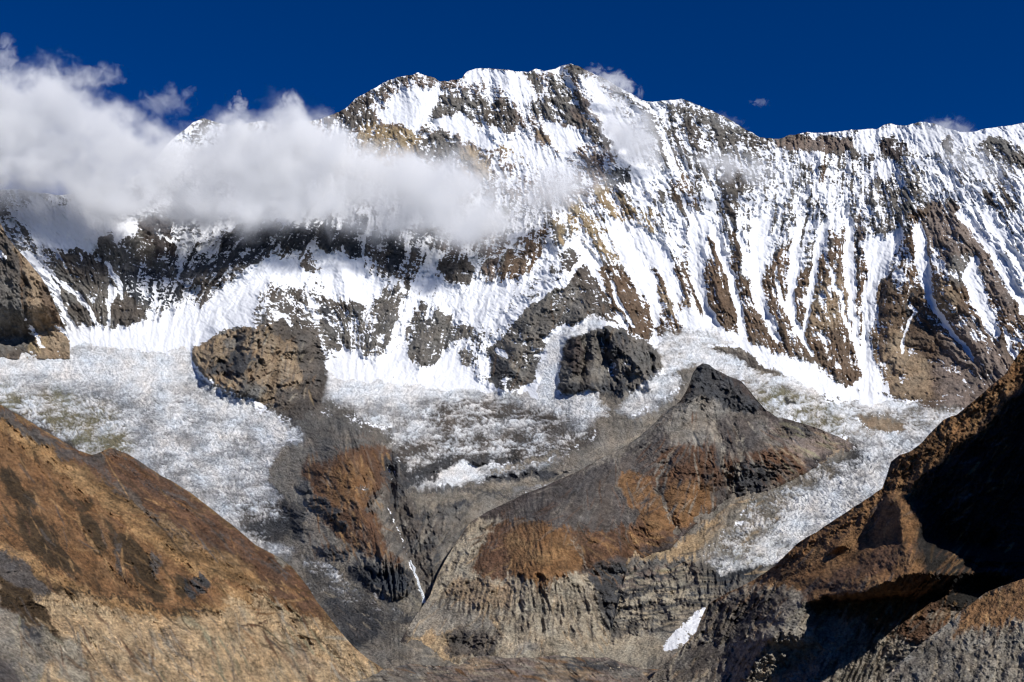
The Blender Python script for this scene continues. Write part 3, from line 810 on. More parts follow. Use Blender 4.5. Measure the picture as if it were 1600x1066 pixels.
M.area("1060,850 1150,790 1200,770 1160,810 1100,860 1060,890 930,905 950,880", 4, snow=.03, rock='sand', zr=.3, rough=.5, kind=MOR)
M.area("1140,850 1215,835 1210,860 1150,885 1120,880", 4, snow=.75, zr=1.2)
# --- outcrops
M.area("300,548 318,532 348,515 380,510 402,515 420,505 440,500 470,520 490,545 496,575 498,600 480,620 440,632 410,630 380,618 345,605 322,590 302,562", 2.5, snow=.0, rock='tan', rough=1.4, zr=0, kind=KNB)
M.area('465,505 492,520 508,560 512,600 500,636 465,652 436,640 470,600', 3, snow=.12, rock='greyb', rough=1.3, kind=KNB)
M.area("300,550 345,520 350,560 330,590 312,578", 5, rock='tan')
M.area("322,572 350,560 352,545 372,545 388,555 396,542 402,560 385,590 355,592 330,592", 4, rock='dark')
M.area("344,528 375,520 385,530 372,545 350,540", 4, rock='grey')
M.area("420,498 440,490 470,515 490,540 470,535 430,520", 4, rock='greyb')
M.area("430,605 480,600 495,620 450,650 420,640", 8, rock='greyb', snow=0, kind=MOR)
M.area("380,590 410,600 400,630 370,615", 5, rock='grey')
M.line("410,480 420,500 412,520", "3/4", snow=.7, rock='greyb')
for p, w, h in (("420,495 400,540 380,600", "50/70/40", 40), ("345,520 330,560 330,590", "26/30/24", 22), ("470,530 450,580 440,620", "24/34/24", 20), ("385,515 365,555", "12/14", 10)):
    M.rib(p, w, h)
for p, w, h in (("372,520 365,555 352,590", "10/14/10", 14), ("405,540 395,570 388,600", "10/14/8", 12), ("430,560 420,600 410,628", "12/12", 9)):
    M.cut(p, w, h)
M.area("880,545 893,530 915,527 925,518 945,510 965,515 985,522 1003,535 1020,545 1032,560 1040,572 1030,585 1010,600 985,612 965,618 935,612 915,610 895,618 870,612 878,600 876,560", 2, snow=.02, rock='grey', rough=1.5, zr=0, kind=KND)
M.area("880,548 893,530 915,530 915,560 905,585 885,580 878,560", 2, rock='plum')
M.area("943,530 962,520 985,525 985,545 960,562 945,550", 3, rock='dark')
M.area("895,600 930,595 970,600 1000,598 985,612 965,618 935,612 915,610 895,618 872,612", 3, rock='dark')
M.area("930,560 945,575 950,590 915,590 920,565", 4, rock='scree', rough=.4)
M.area("945,562 968,560 990,570 985,580 965,588 950,582", 3, snow=.6)
M.area("965,590 990,580 1010,595 985,605", 3, rock='scree', rough=.4)
M.line("916,528 917,560 912,582", "2.5/2", rock='black')
M.line("940,530 943,555", "2.5/2", snow=.7)
for p, w, h in (("900,530 896,560 890,600", "22/26/18", 24), ("955,515 970,545 1000,570 1010,595", "30/40/20", 30), ("930,520 930,560 920,600", "14/16/20", 14), ("1020,550 1025,580", "16/16", 12)):
    M.rib(p, w, h)
for p, w, h in (("917,528 916,560 908,585", "8/10/6", 16), ("942,530 944,560 960,580", "8/12/10", 12), ("1000,545 1002,575 1012,592", "7/9/6", 9)):
    M.cut(p, w, h)
# --- brown knob and gorge
M.area("470,735 480,710 505,695 540,685 570,680 590,684 604,700 605,730 600,760 580,790 590,810 600,840 620,870 640,885 600,880 560,865 530,840 500,800 475,770", 4, snow=0, rock='rust', rough=.6, zr=0, kind=KNL)
M.area("480,700 520,685 590,682 600,700 550,700 500,720 475,740", 6, rock='grey')
M.area("500,735 560,712 590,740 570,790 540,800 510,770", 9, rock='orange')
M.area("550,800 590,810 600,850 560,850", 6, rock='rust')
M.area("560,700 600,700 605,740 590,760", 7, rock='rust')
M.line("470,760 500,780 520,810 540,820", "9/7/5", rock='dark', rough=1.3)
M.line("596,760 575,790 580,800", "5/5", rock='greyb', rough=1.2)
M.rib("560,680 550,740 560,800 600,870", "50/60/40/30", 26)
M.area("450,800 475,770 500,805 530,842 560,865 610,885 640,890 650,905 600,900 520,890 470,865 440,850", 5, snow=0, rock='scree', rough=.5, kind=GRG)
M.area("500,852 555,858 545,875 505,870", 4, snow=0, rock='dark', rough=1.2)
M.area("545,882 600,880 640,890 655,905 650,930 610,940 580,920 550,905", 3, snow=0, rock='dark', rough=1.5, zr=0, kind=GRG)
M.area("560,900 600,895 640,905 630,932 590,925", 4, rock='grey')
M.area("595,760 640,780 680,850 690,890 660,920 650,880 615,830", 5, snow=0, rock='greyb', rough=.9, kind=GRG)
M.area("600,700 640,720 640,765 615,770 600,745", 5, snow=.15, rock='dark', rough=1.2, kind=GRG)
M.cut("605,700 606,760 630,830 655,890 665,950", "16/24/22/20", 18)
M.line("606,790 622,825 640,870", "1.2/1.4", snow=.7)
M.line("560,770 575,760", "2/2", snow=.4, rock='grey')
# lower tongue of dirty ice and debris on the left
M.area("470,860 500,875 540,890 580,920 640,940 690,975 700,1000 650,1000 600,1010 560,1030 500,1000 480,930", 4, snow=.22, rock='grey', rough=.6, zr=1.0, mot=.8, kind=GLL)
M.area("510,930 560,950 600,960 590,1010 550,1015 520,975", 7, snow=.06, rock='dark')
M.area("490,870 520,885 545,910 520,905 495,890", 5, snow=.45)
M.area("620,940 660,960 700,990 690,1010 640,985", 5, snow=.05, rock='dark')
M.area("560,1010 620,985 660,975 700,1010 760,1030 640,1050 540,1060", 4, snow=0, rock='scree', rough=.35, zr=.3, kind=MOR)
M.area("612,940 650,920 665,945 650,965", 4, snow=0, rock='scree', rough=.3)
M.area("620,680 940,668 930,706 860,712 700,715 640,740 612,720", 10, snow=.40, rock='greyb')
M.area("560,640 700,635 780,660 700,690 600,680", 12, snow=.46)
M.line("661,741 700,728 760,722 811,718", "4/6/5/3", snow=.05, rock='dark', zr=.2, rough=1.2)
M.area("688,745 702,724 724,720 742,732 748,748 720,752 700,760", 2.5, snow=.97, zr=.9)
M.line("759,763 830,752 894,745", "4/6/4", snow=.02, rock='dirt', zr=.1)
M.line("770,735 820,722 875,708", "3/5/4", snow=.02, rock='dirt', zr=.1)
M.line("762,745 800,742 850,735 890,732", "3/4/4/2", snow=.02, rock='dark', zr=.1, rough=1.2)
M.line("640,770 700,762 760,768 820,775", "4/4/3", snow=.02, rock='dark', a=.7)
M.area("900,700 960,690 1000,660 1010,640 1040,640 1000,690 940,720 890,735", 6, snow=.0, rock='scree', rough=.3, zr=.1)
M.area("1095,880 1130,800 1230,745 1330,695 1345,700 1260,770 1200,825 1165,868", 12, snow=.33, rock='dirt')
M.area("1235,700 1330,692 1320,705 1262,728 1222,745 1215,735", 2.5, snow=.02, rock='tan', zr=.1, rough=.3)
M.line("950,915 1000,905 1060,903 1100,895", "3/3/3", rock='pale'); M.line("945,938 1010,928 1085,920", "3/4/3", rock='pale', a=.8); M.line("955,975 1000,958 1050,945", "4/4/3", rock='pale', a=.8)
M.area('955,885 1000,893 1012,930 995,975 975,992 955,960', 3, rock='dark')  # dark rock tone doubles as painted shading behind the spur
M.streaks((955, 1105, 888, 990), 170, ['dark', 'pale', 'dark', 'greyb', 'pale'], (1.0, -.1), (14, 50), (1.0, 3.0), .7, 40, cut=1.2, spread=.12)
M.streaks((440, 660, 640, 900), 240, ['scree', 'dirt', 'greyb', 'slate'], lambda u, v: (.35, 1.0), (10, 36), (.8, 2.4), .28, 31, cut=1.0)
M.streaks((600, 760, 770, 940), 160, ['dark', 'scree', 'dirt', 'slate'], lambda u, v: (-.45, .7), (14, 50), (.8, 2.4), .5, 32, cut=1.0)
M.streaks((480, 605, 695, 860), 170, ['rust', 'gold', 'rust', 'orange'], lambda u, v: (.3, 1.0), (8, 26), (.8, 2.4), .5, 33)
M.streaks((860, 1060, 640, 760), 90, ['dirt', 'slate', 'scree'], (-1.0, .55), (20, 60), (.8, 2.2), .45, 34)
M.streaks((960, 1240, 770, 900), 160, ['dirt', 'olive', 'dark', 'sand', 'greyb'], (-1.0, .55), (12, 40), (.8, 2.6), .5, 35, cut=.8)
M.streaks((500, 720, 900, 1040), 160, ['dark', 'dirt', 'slate', 'pale'], (1.0, .65), (12, 40), (.8, 2.6), .5, 36, cut=.8)
M.streaks((300, 500, 510, 640), 180, ['dark', 'pale', 'brown', 'greyb', 'ochre'], (-.4, 1.0), (8, 26), (.8, 2.6), .5, 37, cut=1.6, inside="300,548 318,532 348,515 420,505 440,500 470,520 490,545 498,600 480,620 440,632 380,618 322,590")
M.streaks((880, 1035, 520, 615), 110, ['black', 'scree', 'greyb', 'dark'], (.1, 1.0), (8, 26), (.8, 2.4), .5, 38, cut=1.6, inside="880,545 893,530 945,510 1003,535 1040,572 1010,600 965,618 895,618 876,560")
M.streaks((765, 990, 400, 600), 120, ['dark', 'brown', 'scree'], (-.25, 1.0), (14, 46), (.8, 2.4), .5, 39, cut=1.4, inside="862,345 985,520 930,505 892,512 860,515 835,592 800,610 764,590 762,545 800,505 830,480")
M.line("500,872 530,890 560,915 594,943", "3/5/5/3", rock='dirt', snow=.05)
M.line("640,880 652,905 661,936", "1.4/1.8/2.2", snow=.8, rock='dirt')
M.area("612,943 642,925 665,943 657,960 630,958", 2, rock='dirt', rough=.2, snow=0)
for P_, c_ in (("600,712 620,720 640,760 620,800 604,760", 'dark'), ("640,800 680,795 700,805 660,812", 'dark'), ("620,830 680,820 700,835 650,842", 'greyb'), ("640,850 690,845 680,858 650,862", 'dark'), ("655,880 690,860 680,890", 'dark'),
        ("700,790 730,780 745,790 720,798", 'dark'), ("460,740 500,770 540,800 520,810 480,790", 'dark'), ("440,780 480,800 470,850 445,830", 'dark'), ("556,891 640,898 640,928 600,930 570,915", 'darkb'), ("500,853 549,858 545,872 505,870", 'dark')):
    M.area(P_, 3, rock=c_, rough=1.3)
M.area("695,985 770,1000 770,1026 720,1026 690,1010", 3, rock='greyb', rough=1.2)
# right-hand cliffs below the icefall
M.area("905,895 960,880 1060,870 1100,880 1130,900 1210,880 1260,860 1200,930 1130,945 1090,950 1000,995 960,1005 930,950", 3, snow=.0, rock='grey', rough=.9, zr=0, kind=GRG)
M.area("930,905 1000,890 1090,885 1095,905 1000,915 935,925", 4, rock='pinkg', rough=.9)
M.area("950,925 1090,910 1080,940 1000,985 970,990", 5, rock='pale', snow=.05)
for j, (p, w) in enumerate((("925,915 1000,905 1090,900", "5/5/4"), ("940,935 1010,925 1080,925", "4/5/4"), ("960,960 1020,945 1060,945", "4/4/3"), ("975,985 1010,970 1030,965", "4/3"))):
    M.line(p, w, rock='dark')
    M.cut(p, w.replace('5', '8').replace('4', '7'), 5)
M.area("1110,880 1200,878 1190,905 1120,915", 3, rock='darkb')
M.area("1000,995 1040,975 1080,945 1108,950 1090,985 1060,1010 1020,1040 960,1060 940,1010", 3, snow=.0, rock='dirt', rough=.3, zr=.1, kind=MOR)
M.area("1040,1000 1070,970 1095,948 1108,955 1090,985 1075,1005 1050,1018 1035,1015", 2.5, snow=.86, rough=.25, kind=SHELF)
M.area("940,1000 1000,990 1040,1000 1000,1060 900,1060", 5, rock='pale', snow=0)

Y1 = tps([(-250,330,6000),(-250,560,4900),(-250,700,4300),(-250,1000,2600),(0,298,6300),(175,283,6400),(310,190,7250),(400,192,7300),(520,178,7350),
    (650,118,7500),(800,110,7600),(900,102,7600),(1050,160,7300),(1200,215,7050),(1400,195,6900),(1600,190,6500),(1850,200,6100),(720,50,7900),(1200,60,7800),(200,60,7600),
    (100,400,6000),(250,400,6350),(350,420,6050),(450,340,6350),(560,340,6350),(600,430,5950),(700,440,5900),(860,350,6200),(700,250,6950),(960,350,6250),(1200,350,6150),(1400,350,6000),(1600,350,5700),
    (180,515,5550),(60,520,5600),(60,560,5230),(300,530,5350),(400,500,5400),(400,540,5050),(400,625,4600),(500,560,5200),(600,560,5200),(700,590,5050),(780,520,5300),(800,608,4850),(900,520,5050),(1005,528,5150),(940,515,4950),(940,612,4500),
    (1160,528,5100),(1320,602,4850),(1440,628,4700),(1560,600,4700),(1850,640,4500),(1500,480,5200),
    (0,560,5200),(200,600,4750),(200,700,4200),(0,700,4350),(350,650,4400),(450,700,3950),(380,780,3650),(450,850,3200),(490,900,2900),(560,960,2650),(650,1000,2400),(640,1050,2150),
    (560,640,4350),(700,640,4500),(850,650,4400),(700,720,3950),(860,720,3900),(950,650,4250),(740,790,3500),(600,700,3900),(540,690,3700),(540,760,3350),(600,860,2900),(650,900,2750),(640,820,3150),(680,880,2900),(620,940,2620),
    (1050,560,4800),(1200,600,4500),(1100,640,4300),(1300,650,4150),(1450,655,4150),(1350,700,3650),(1450,700,3600),(1250,790,3200),(1150,830,3050),(1180,870,2900),(1050,870,2900),(950,900,2800),(1000,1000,2480),(1100,950,2600),(1200,920,2700),(1060,1040,2250),(960,1060,2200),(800,1000,2700),(800,900,3200),(1300,900,2800),
    (1500,800,3000),(1600,800,2900),(1850,900,2800),(1400,1060,2200),(300,900,3000),(300,1060,2200),(0,900,3000),(1850,1100,2100),(-250,1100,2100),(800,1100,2000)])
FC1 = fall_coord([(520,200,-.1),(700,200,.15),(800,160,.2),(900,200,.45),(960,300,.5),(1000,420,.45),(900,440,.5),(1100,300,.35),(1100,440,.35),(1180,420,.15),(1220,370,-.3),(1240,460,0),(1300,300,-.1),
    (1260,500,.5),(1180,500,.5),(1330,440,.1),(1380,420,-.35),(1360,520,0),(1380,240,.1),(1440,300,.5),(1450,420,.15),(1480,500,.8),(1540,470,.5),(1560,380,.7),(1520,280,.6),(1600,300,.5),
    (100,440,.8),(170,450,0),(260,430,-.3),(350,400,-.9),(400,380,-.8),(480,400,-.6),(500,480,.6),(560,400,-.1),(620,480,-.4),(680,440,-.3),(720,520,-.3),(660,380,-.2),(800,420,-.4),(820,540,.1),(760,400,-.3),
    (400,560,-.2),(950,560,.2),(300,650,.6),(700,700,-.1),(550,760,.3),(1000,950,0),(1250,800,-.6)])
L1 = build_layer(M, Y1, "-200,335 -100,318 0,297 20,295 50,300 90,305 130,300 160,286 175,282 190,290 230,262 265,222 300,192 318,185 330,188 355,196 380,194 400,191 410,188 430,196 470,190 500,187 515,180 530,175 545,165 558,152 575,143 598,130 620,121 645,117 653,113 662,118 680,122 687,127 700,127 722,122 728,113 745,106 775,107 800,111 825,113 838,107 850,110 868,109 878,103 892,99 902,102 915,110 935,118 960,132 985,145 1000,156 1020,160 1045,156 1065,155 1085,162 1100,168 1115,174 1130,182 1150,192 1165,202 1185,213 1200,217 1225,216 1232,211 1260,208 1290,207 1330,203 1370,202 1380,196 1390,193 1400,196 1415,196 1425,193 1445,190 1460,194 1480,200 1500,207 1520,205 1560,198 1600,193 1700,180 1800,200",
    "-200,1050 1800,1050", FC1, 'far', 1.5,
    {MTN: dict(name='snow_mountain', label='huge snow-covered mountain wall with brown rock ribs under the blue sky', cat='mountain'),
     GLL: dict(name='glacier', label='wide crevassed grey-white glacier sweeping down at the left behind the brown grass hill', cat='glacier'),
     GLC: dict(name='glacier', label='broad dirty glacier basin below the centre of the snow wall', cat='glacier'),
     GLR: dict(name='glacier', label='right-hand glacier ending in a broken bluish-white icefall beside the dark shadowed hill', cat='glacier'),
     KNB: dict(name='rock_outcrop', label='tan and brown craggy outcrop standing between the left and centre glaciers', cat='outcrop'),
     KND: dict(name='rock_outcrop', label='dark grey rounded rock outcrop with a snow patch below the big snow wall', cat='outcrop'),
     GRG: dict(name='gorge_cliff', label='dark banded cliffs of the gorge under the glaciers', cat='cliff'),
     KNL: dict(name='rocky_knoll', label='rust-brown grassy knoll between the left glacier and the gorge', cat='knoll'),
     MOR: dict(name='scree_slope', label='smooth grey scree and moraine rubble around the glacier ends', cat='scree'),
     SHELF: dict(name='snow_patch', label='white avalanche snow patch at the bottom of the cliffs beside the right hill', cat='snow patch')},
    seed=100)

# ================================================================== orange cliff at the left edge
M = Map(.02, 'tan', 1.0, 0, .8)
M.area("-260,300 0,350 30,400 45,440 50,480 50,560 -260,560", 4, rock='greyb')
M.area("15,430 35,470 40,540 -100,560 -100,440", 6, rock='grey')
M.area("60,430 82,450 100,500 95,520 70,480", 4, rock='brown')
M.line("30,400 34,440 36,480", "3/3", rock='brown')
M.line("36,490 50,520 68,545", "2/5/5", snow=.7)
M.line("0,395 12,405", "4/3", snow=.8)
M.line("88,510 105,522 110,530", "4/5", snow=.9)
M.area("40,535 75,535 70,548 40,548", 3, rock='ochre')
M.rib("0,350 30,420 40,500 60,540", "20/26/20", 12); M.cut("28,400 38,450 42,520", "10/12", 8)
YC = tps([(-250,200,5350),(0,345,5330),(60,430,5330),(100,500,5330),(30,420,5280),(30,500,5200),(-250,560,5100),(100,530,5280),(100,560,5250),(0,560,5150)])
FCC = fall_coord([(0,400,.3),(80,500,.5),(-100,500,0)])
build_layer(M, YC, "-200,215 -100,290 -40,325 0,347 10,368 25,388 38,402 52,418 62,430 75,452 88,480 98,505 106,524 109,530", "-200,566 0,560 90,560 109,560", FCC, 'far', 1.5,
    {0: dict(name='cliff', label='orange-brown bare cliff at the far left edge above the glacier', cat='cliff')}, seed=150, attach=(Y1, -400), attach_px=90, foot=4, back=((40, -10), (120, -80), (300, -320)))

# ================================================================== central moraine hill
M = Map(0, 'plum', .5, 0, .5)
M.area("600,1100 640,960 735,815 850,755 1000,680 1060,620 1150,600 1340,690 1340,760 1000,900 960,1100", 4, rock='plum')
M.area("1085,565 1120,570 1180,625 1200,650 1150,640 1090,630 1060,640 1075,600", 4, rock='dark', rough=1.1)
M.area("1000,680 1040,630 1090,625 1150,640 1200,660 1220,720 1180,740 1140,700 1080,690 1020,700 960,730 940,720", 8, rock='scree')
M.area("940,710 1050,640 1060,680 1000,730 960,760 900,770 860,765", 8, rock='scree', rough=.35)
M.area("1000,700 1060,690 1080,740 1040,760 1000,750", 8, rock='rust')
M.area("1060,690 1110,700 1120,740 1080,760 1050,720", 8, rock='rust')
M.area("1140,690 1240,700 1260,740 1200,765 1140,770 1120,730", 8, rock='rust', rough=.9)
M.area("1150,720 1220,730 1200,770 1140,780", 7, rock='dark', rough=1.3)
M.area("1200,655 1260,665 1330,690 1330,700 1250,720 1210,690", 5, rock='pinkg')
M.area("1215,655 1260,662 1280,680 1230,685", 4, rock='greyb', rough=1)
M.area("790,790 860,755 950,735 1000,740 1020,790 960,830 880,815 800,812", 6, rock='plum', rough=.35)
M.area("860,765 950,735 990,760 960,800 880,800", 10, rock='scree')
M.area("780,800 870,805 900,828 840,830 780,815", 5, rock='rust')
M.area("985,740 1010,740 1040,790 1060,820 1040,840 1000,830 975,790", 6, rock='orange', rough=.5)
M.area("1040,750 1100,740 1120,790 1070,830 1050,810", 7, rock='orange', rough=.7)
M.area("1050,700 1120,700 1130,760 1070,760 1040,730", 8, rock='rust', rough=.9)
M.area("1080,715 1120,700 1140,730 1100,760", 5, rock='dark', rough=1.2)
M.area("900,830 970,815 1040,835 1050,850 980,870 920,886 905,860", 6, rock='rust')
M.area("780,815 840,812 890,830 915,870 900,905 850,905 800,890 760,870 755,840", 5, rock='orange', rough=.45)
M.area("745,870 760,850 770,880 800,905 770,905 735,890", 5, rock='rust')
M.area("735,815 780,805 760,850 740,880 700,905 680,900 700,860", 4, rock='pale', rough=.8)
M.area("640,990 680,905 730,885 780,905 830,900 860,905 900,898 920,895 945,960 965,1010 950,1060 620,1060", 3, rock='pale', rough=.6)
M.area("700,905 760,900 800,925 800,950 740,945 690,925", 5, rock='tan', rough=.7)
M.area("640,990 690,930 780,965 790,1010 700,1040 620,1060", 5, rock='sand', rough=.3)
M.area("690,990 780,975 790,1000 760,1030 700,1030", 5, rock='greyb', rough=1.2)
M.area("780,1000 960,990 1000,1060 760,1060", 6, rock='pale', rough=.4)
M.area("830,900 870,905 860,925 840,925", 3, rock='orange')
M.area("777,812 826,778 905,737 961,715 976,741 965,763 987,797 999,812 950,831 894,827 860,816 822,812", 2.5, rock='slate', rough=.3)
M.area("960,720 1000,690 1040,665 1060,690 1030,720 1020,745 995,737 975,740", 4, rock='slate', rough=.4)
M.area("800,816 860,816 890,838 905,876 875,895 852,906 822,913 800,898 785,868 800,835", 3, rock='orange', rough=.4)
M.line("800,840 850,870 880,860", "10/12/8", rock='gold', a=.5)
M.area("770,816 742,876 800,893 786,850 798,820", 3, rock='rust')
M.area("890,827 950,832 999,814 1025,823 1055,827 1032,846 950,876 912,887 905,853", 3, rock='rust', rough=.5)
M.line("920,840 960,862", "5/4", rock='orange'); M.line("980,832 1000,850", "5/4", rock='orange'); M.line("1010,830 1030,838", "5/4", rock='orange')
M.area("969,741 995,737 1021,767 1036,793 1051,820 1017,827 999,812 972,778", 3, rock='orange', rough=.4)
M.area("1032,771 1077,748 1100,763 1100,805 1062,816 1044,793", 3, rock='orange', rough=.5)
M.area("1070,700 1110,690 1130,745 1100,750 1070,735", 5, rock='rust')
M.area("1120,650 1180,650 1200,700 1150,720 1120,700", 8, rock='slate')
M.line("895,845 905,862 915,885", "2/2", rock='dirt', a=.7)
M.streaks((780, 1010, 715, 830), 150, ['dark', 'scree', 'rust', 'grey'], lambda u, v: ((u - 960) * .012 - .1, 1.0), (20, 50), (.7, 1.8), .4, 21, inside="777,812 826,778 905,737 961,715 1000,690 987,797 999,812 950,831 894,827")
M.streaks((1000, 1230, 640, 800), 220, ['dark', 'scree', 'rust', 'dirt', 'greyb'], lambda u, v: ((u - 1110) * .010, 1.0), (14, 46), (.8, 2.4), .55, 22, cut=1.2)
M.streaks((750, 1060, 815, 905), 170, ['rust', 'gold', 'grassd', 'orange'], lambda u, v: ((u - 860) * .012, 1.0), (12, 34), (.8, 2.2), .45, 23)
M.streaks((1200, 1330, 655, 740), 70, ['dark', 'tan', 'olive', 'slate'], (1.0, .5), (12, 40), (1.0, 3.0), .5, 24, cut=1.0)
M.streaks((650, 960, 920, 1030), 150, ['dirt', 'tan', 'greyb', 'sand'], lambda u, v: ((u - 860) * .006, 1.0), (14, 40), (.7, 1.8), .45, 25)
M.area("657,936 700,930 770,962 775,985 690,985 650,1000 630,990", 3, rock='dirt', rough=.25)
M.area("804,1022 822,1003 849,1020", 1.5, rock='scree', rough=.2); M.area("849,1022 862,996 900,1022", 1.5, rock='pale', rough=.2)
for p, w in (("1095,640 1120,680 1135,735 1140,760", "1.5/2.5/2"), ("1110,655 1118,665 1128,690 1138,730", "1/2/1.5"), ("1160,690 1158,720 1150,760 1146,790", "2/2.5/2"),
             ("1060,690 1044,720 1030,745 1028,770 1045,800 1055,825", "2/3/2/2"), ("1145,660 1152,690 1158,700", "1.5/2")):
    M.line(p, w, rock='dirt'); M.cut(p, "9/12", 6)
M.line("1020,655 1050,640 1080,630", "2/2", snow=.0, rock='dark')
M.line("1025,600 1050,594 1062,590", "3/2", snow=.9)
M.area('920,888 940,886 990,880 985,1000 962,1000 944,962 930,925', 2, rock='dark', rough=1.0)  # dark rock, also painted shading that sets off the spur's right edge
# erosion pillars of the moraine front
rr = random.Random(5)
def pillar(u, v0, v1, lean, w, h):
    P = f"{u:.1f},{v0:.1f} {u + lean * .5:.1f},{(v0 + v1) / 2:.1f} {u + lean:.1f},{v1:.1f}"
    M.cut(P, f"{w * .7:.1f}/{w:.1f}/{w * .5:.1f}", h); M.line(P, f"{w * .18:.1f}/{w * .3:.1f}", rock='greyb', a=.75)
for i in range(16):
    pillar(692 + i * 7.5 + rr.uniform(-2, 2), 912 + i * 0.9 + rr.uniform(-6, 6), 942 + i * 2.2 + rr.uniform(-4, 8), -8, 6.5, 6)
for i in range(17):
    u = 812 + i * 7.6 + rr.uniform(-2, 2)
    pillar(u, 905 + abs(i - 7) * 1.4 + rr.uniform(-5, 8), 960 + rr.uniform(-12, 36), (i - 6) * 1.9, rr.uniform(6, 10), rr.uniform(5, 9))
for i in range(9):
    pillar(700 + i * 9 + rr.uniform(-3, 3), 860 + rr.uniform(-8, 6) - i * 5 + 20, 900 - i * 4 + rr.uniform(-4, 6), -10, 6, 4)
pillar(843, 905, 990, 4, 13, 13); pillar(812, 900, 985, 2, 10, 9)
for p, w, h in (("1100,570 1080,620 1010,690 900,770 850,815 845,900", "26/40/50/70/60", 26), ("1100,575 1190,650 1230,720", "30/50/40", 12),
                ("960,760 1000,800 1045,850", "26/30/26", 10), ("1150,650 1170,720 1160,780", "30/40/30", 8), ("735,815 700,890 680,930", "20/24/20", 8)):
    M.rib(p, w, h)
for p, w, h in (("1028,770 1045,800 1055,830", "14/16/10", 10), ("905,830 915,860 908,885", "16/18/10", 10), ("780,930 800,960 805,1000", "12/14/10", 6)):
    M.cut(p, w, h)
Y2 = tps([(1100,570,4100),(1200,650,3850),(1330,692,3650),(1000,685,3750),(940,715,3600),(850,757,3400),(790,787,3250),(735,815,3080),(690,890,2780),(640,975,2480),
    (1050,700,3500),(1150,720,3420),(1230,740,3300),(1140,772,3180),(1060,830,2950),(1000,800,3120),(920,885,2720),(950,760,3300),(870,820,2900),(850,890,2660),(800,1010,2350),(950,1005,2430),(720,1010,2380),(760,900,2650),
    (640,1060,2200),(1000,1100,2100),(1340,800,3100),(1340,600,4000),(600,800,3100)])
# finer drawing of the central hill
FC2 = fall_coord([(850,850,.1),(700,900,-.4),(900,850,.7),(960,780,.6),(1000,760,.3),(1060,760,-.4),(1100,700,.2),(1160,700,-.15),(1230,720,.8),(800,980,0),(850,950,.05),(920,950,.4),(1000,690,-.9),(900,760,-.8),(740,950,-.3)])
L2 = build_layer(M, Y2, "622,1010 640,976 660,948 672,930 684,898 700,868 716,842 735,816 760,800 790,786 820,772 850,760 900,738 940,716 975,698 1000,682 1022,662 1040,642 1062,628 1075,606 1082,584 1088,574 1098,568 1108,570 1118,578 1135,586 1158,596 1172,612 1185,628 1196,640 1215,652 1240,658 1262,664 1290,674 1330,692 1338,697",
    "622,1030 700,1045 900,1050 940,1046 966,940 982,880 1050,852 1072,832 1140,775 1200,765 1240,745 1330,702 1338,702", FC2, 'mid', 1.4,
    {0: dict(name='moraine_hill', label='dark grey and rust-brown hill in the centre with fluted pale moraine cliffs at its foot', cat='hill')},
    seed=200, top_noise=1.2, rel=1.0, speckle=1.3, foot=6, attach=(Y1, 968, 922, 878), back=((30, -15), (90, -70), (260, -260), (600, -600)))

# ================================================================== grassy hill on the left
M = Map(0, 'grass', .5, 0, .5)
M.area("-260,560 0,632 145,712 175,700 300,775 470,905 520,960 480,940 300,850 130,740 -260,600", 4, rock='rust')
M.area("140,712 175,700 215,720 300,780 260,770 200,740 160,730", 4, rock='greyb')
M.area("-100,590 0,640 60,670 120,710 60,700 0,660", 6, rock='greyb')
M.area("120,735 200,760 320,830 420,900 380,890 300,860 200,800", 8, rock='grass')
M.area("200,745 330,815 430,885 470,915 420,900 320,840 220,780", 6, rock='rust')
M.area("0,660 100,710 200,790 260,840 320,890 350,930 340,960 250,960 180,930 120,890 60,860 -260,860 -260,640", 6, rock='grass')
for P, c in (("20,700 60,710 100,760 130,800 150,850 130,880 90,860 50,800 20,760", 'grassd'), ("130,800 180,820 230,870 250,930 290,950 250,955 190,930 150,890", 'grassd'),
             ("80,740 130,760 170,800 150,820 110,790", 'rust'), ("240,880 300,900 330,930 300,940 260,920", 'dark'), ("200,850 240,860 260,900 230,900", 'grassd'), ("0,780 40,800 80,860 40,850 0,830", 'grassd'),
             ("170,800 230,830 200,850 170,830", 'grassd')):
    M.area(P, 9, rock=c)
M.area("288,900 318,905 330,925 310,935 290,922", 4, rock='dark', rough=1.2)
M.area("232,862 256,870 252,892 236,890", 4, rock='greyb', rough=1)
M.area("350,930 400,915 440,925 500,965 600,1045 600,1100 -260,1100 -260,880 0,905 60,920 140,930 200,955 280,965 340,962", 6, rock='sand', rough=.5)
M.area("-260,905 0,930 40,960 80,1000 100,1010 60,1066 -260,1100", 8, rock='dirt')
M.area("20,960 60,975 100,1005 80,1010 40,985", 5, rock='dark', rough=1.0)
M.area("60,985 110,1000 160,1066 100,1066", 6, rock='pale')
M.area("-260,870 0,890 60,910 130,925 200,945 130,935 60,930 0,920 -260,910", 5, rock='grassd')
M.area("0,920 60,940 90,975 40,965 0,945", 5, rock='rust')
M.area("430,1000 480,1010 520,1050 450,1040", 9, rock='tan')
M.area("390,880 470,908 500,955 520,975 470,950 420,930", 5, rock='rust')
M.area("420,855 460,860 475,890 440,880", 4, rock='dirt')
M.area("0,660 87,726 175,792 245,850 306,892 345,920 340,952 262,962 175,945 131,923 66,888 0,853 -260,800 -260,600", 4, rock='orange')
M.area("170,703 245,744 306,788 376,836 428,871 472,901 437,900 350,866 262,814 197,766 166,731", 3, rock='rust')
M.line("0,642 79,690 144,726 197,772 245,812 306,850 360,885", "6/8/7/4", rock='slate', a=.8)
M.line("0,662 87,724 175,790 245,846 306,888 358,915 385,936", "9/12/12/9", rock='gold')
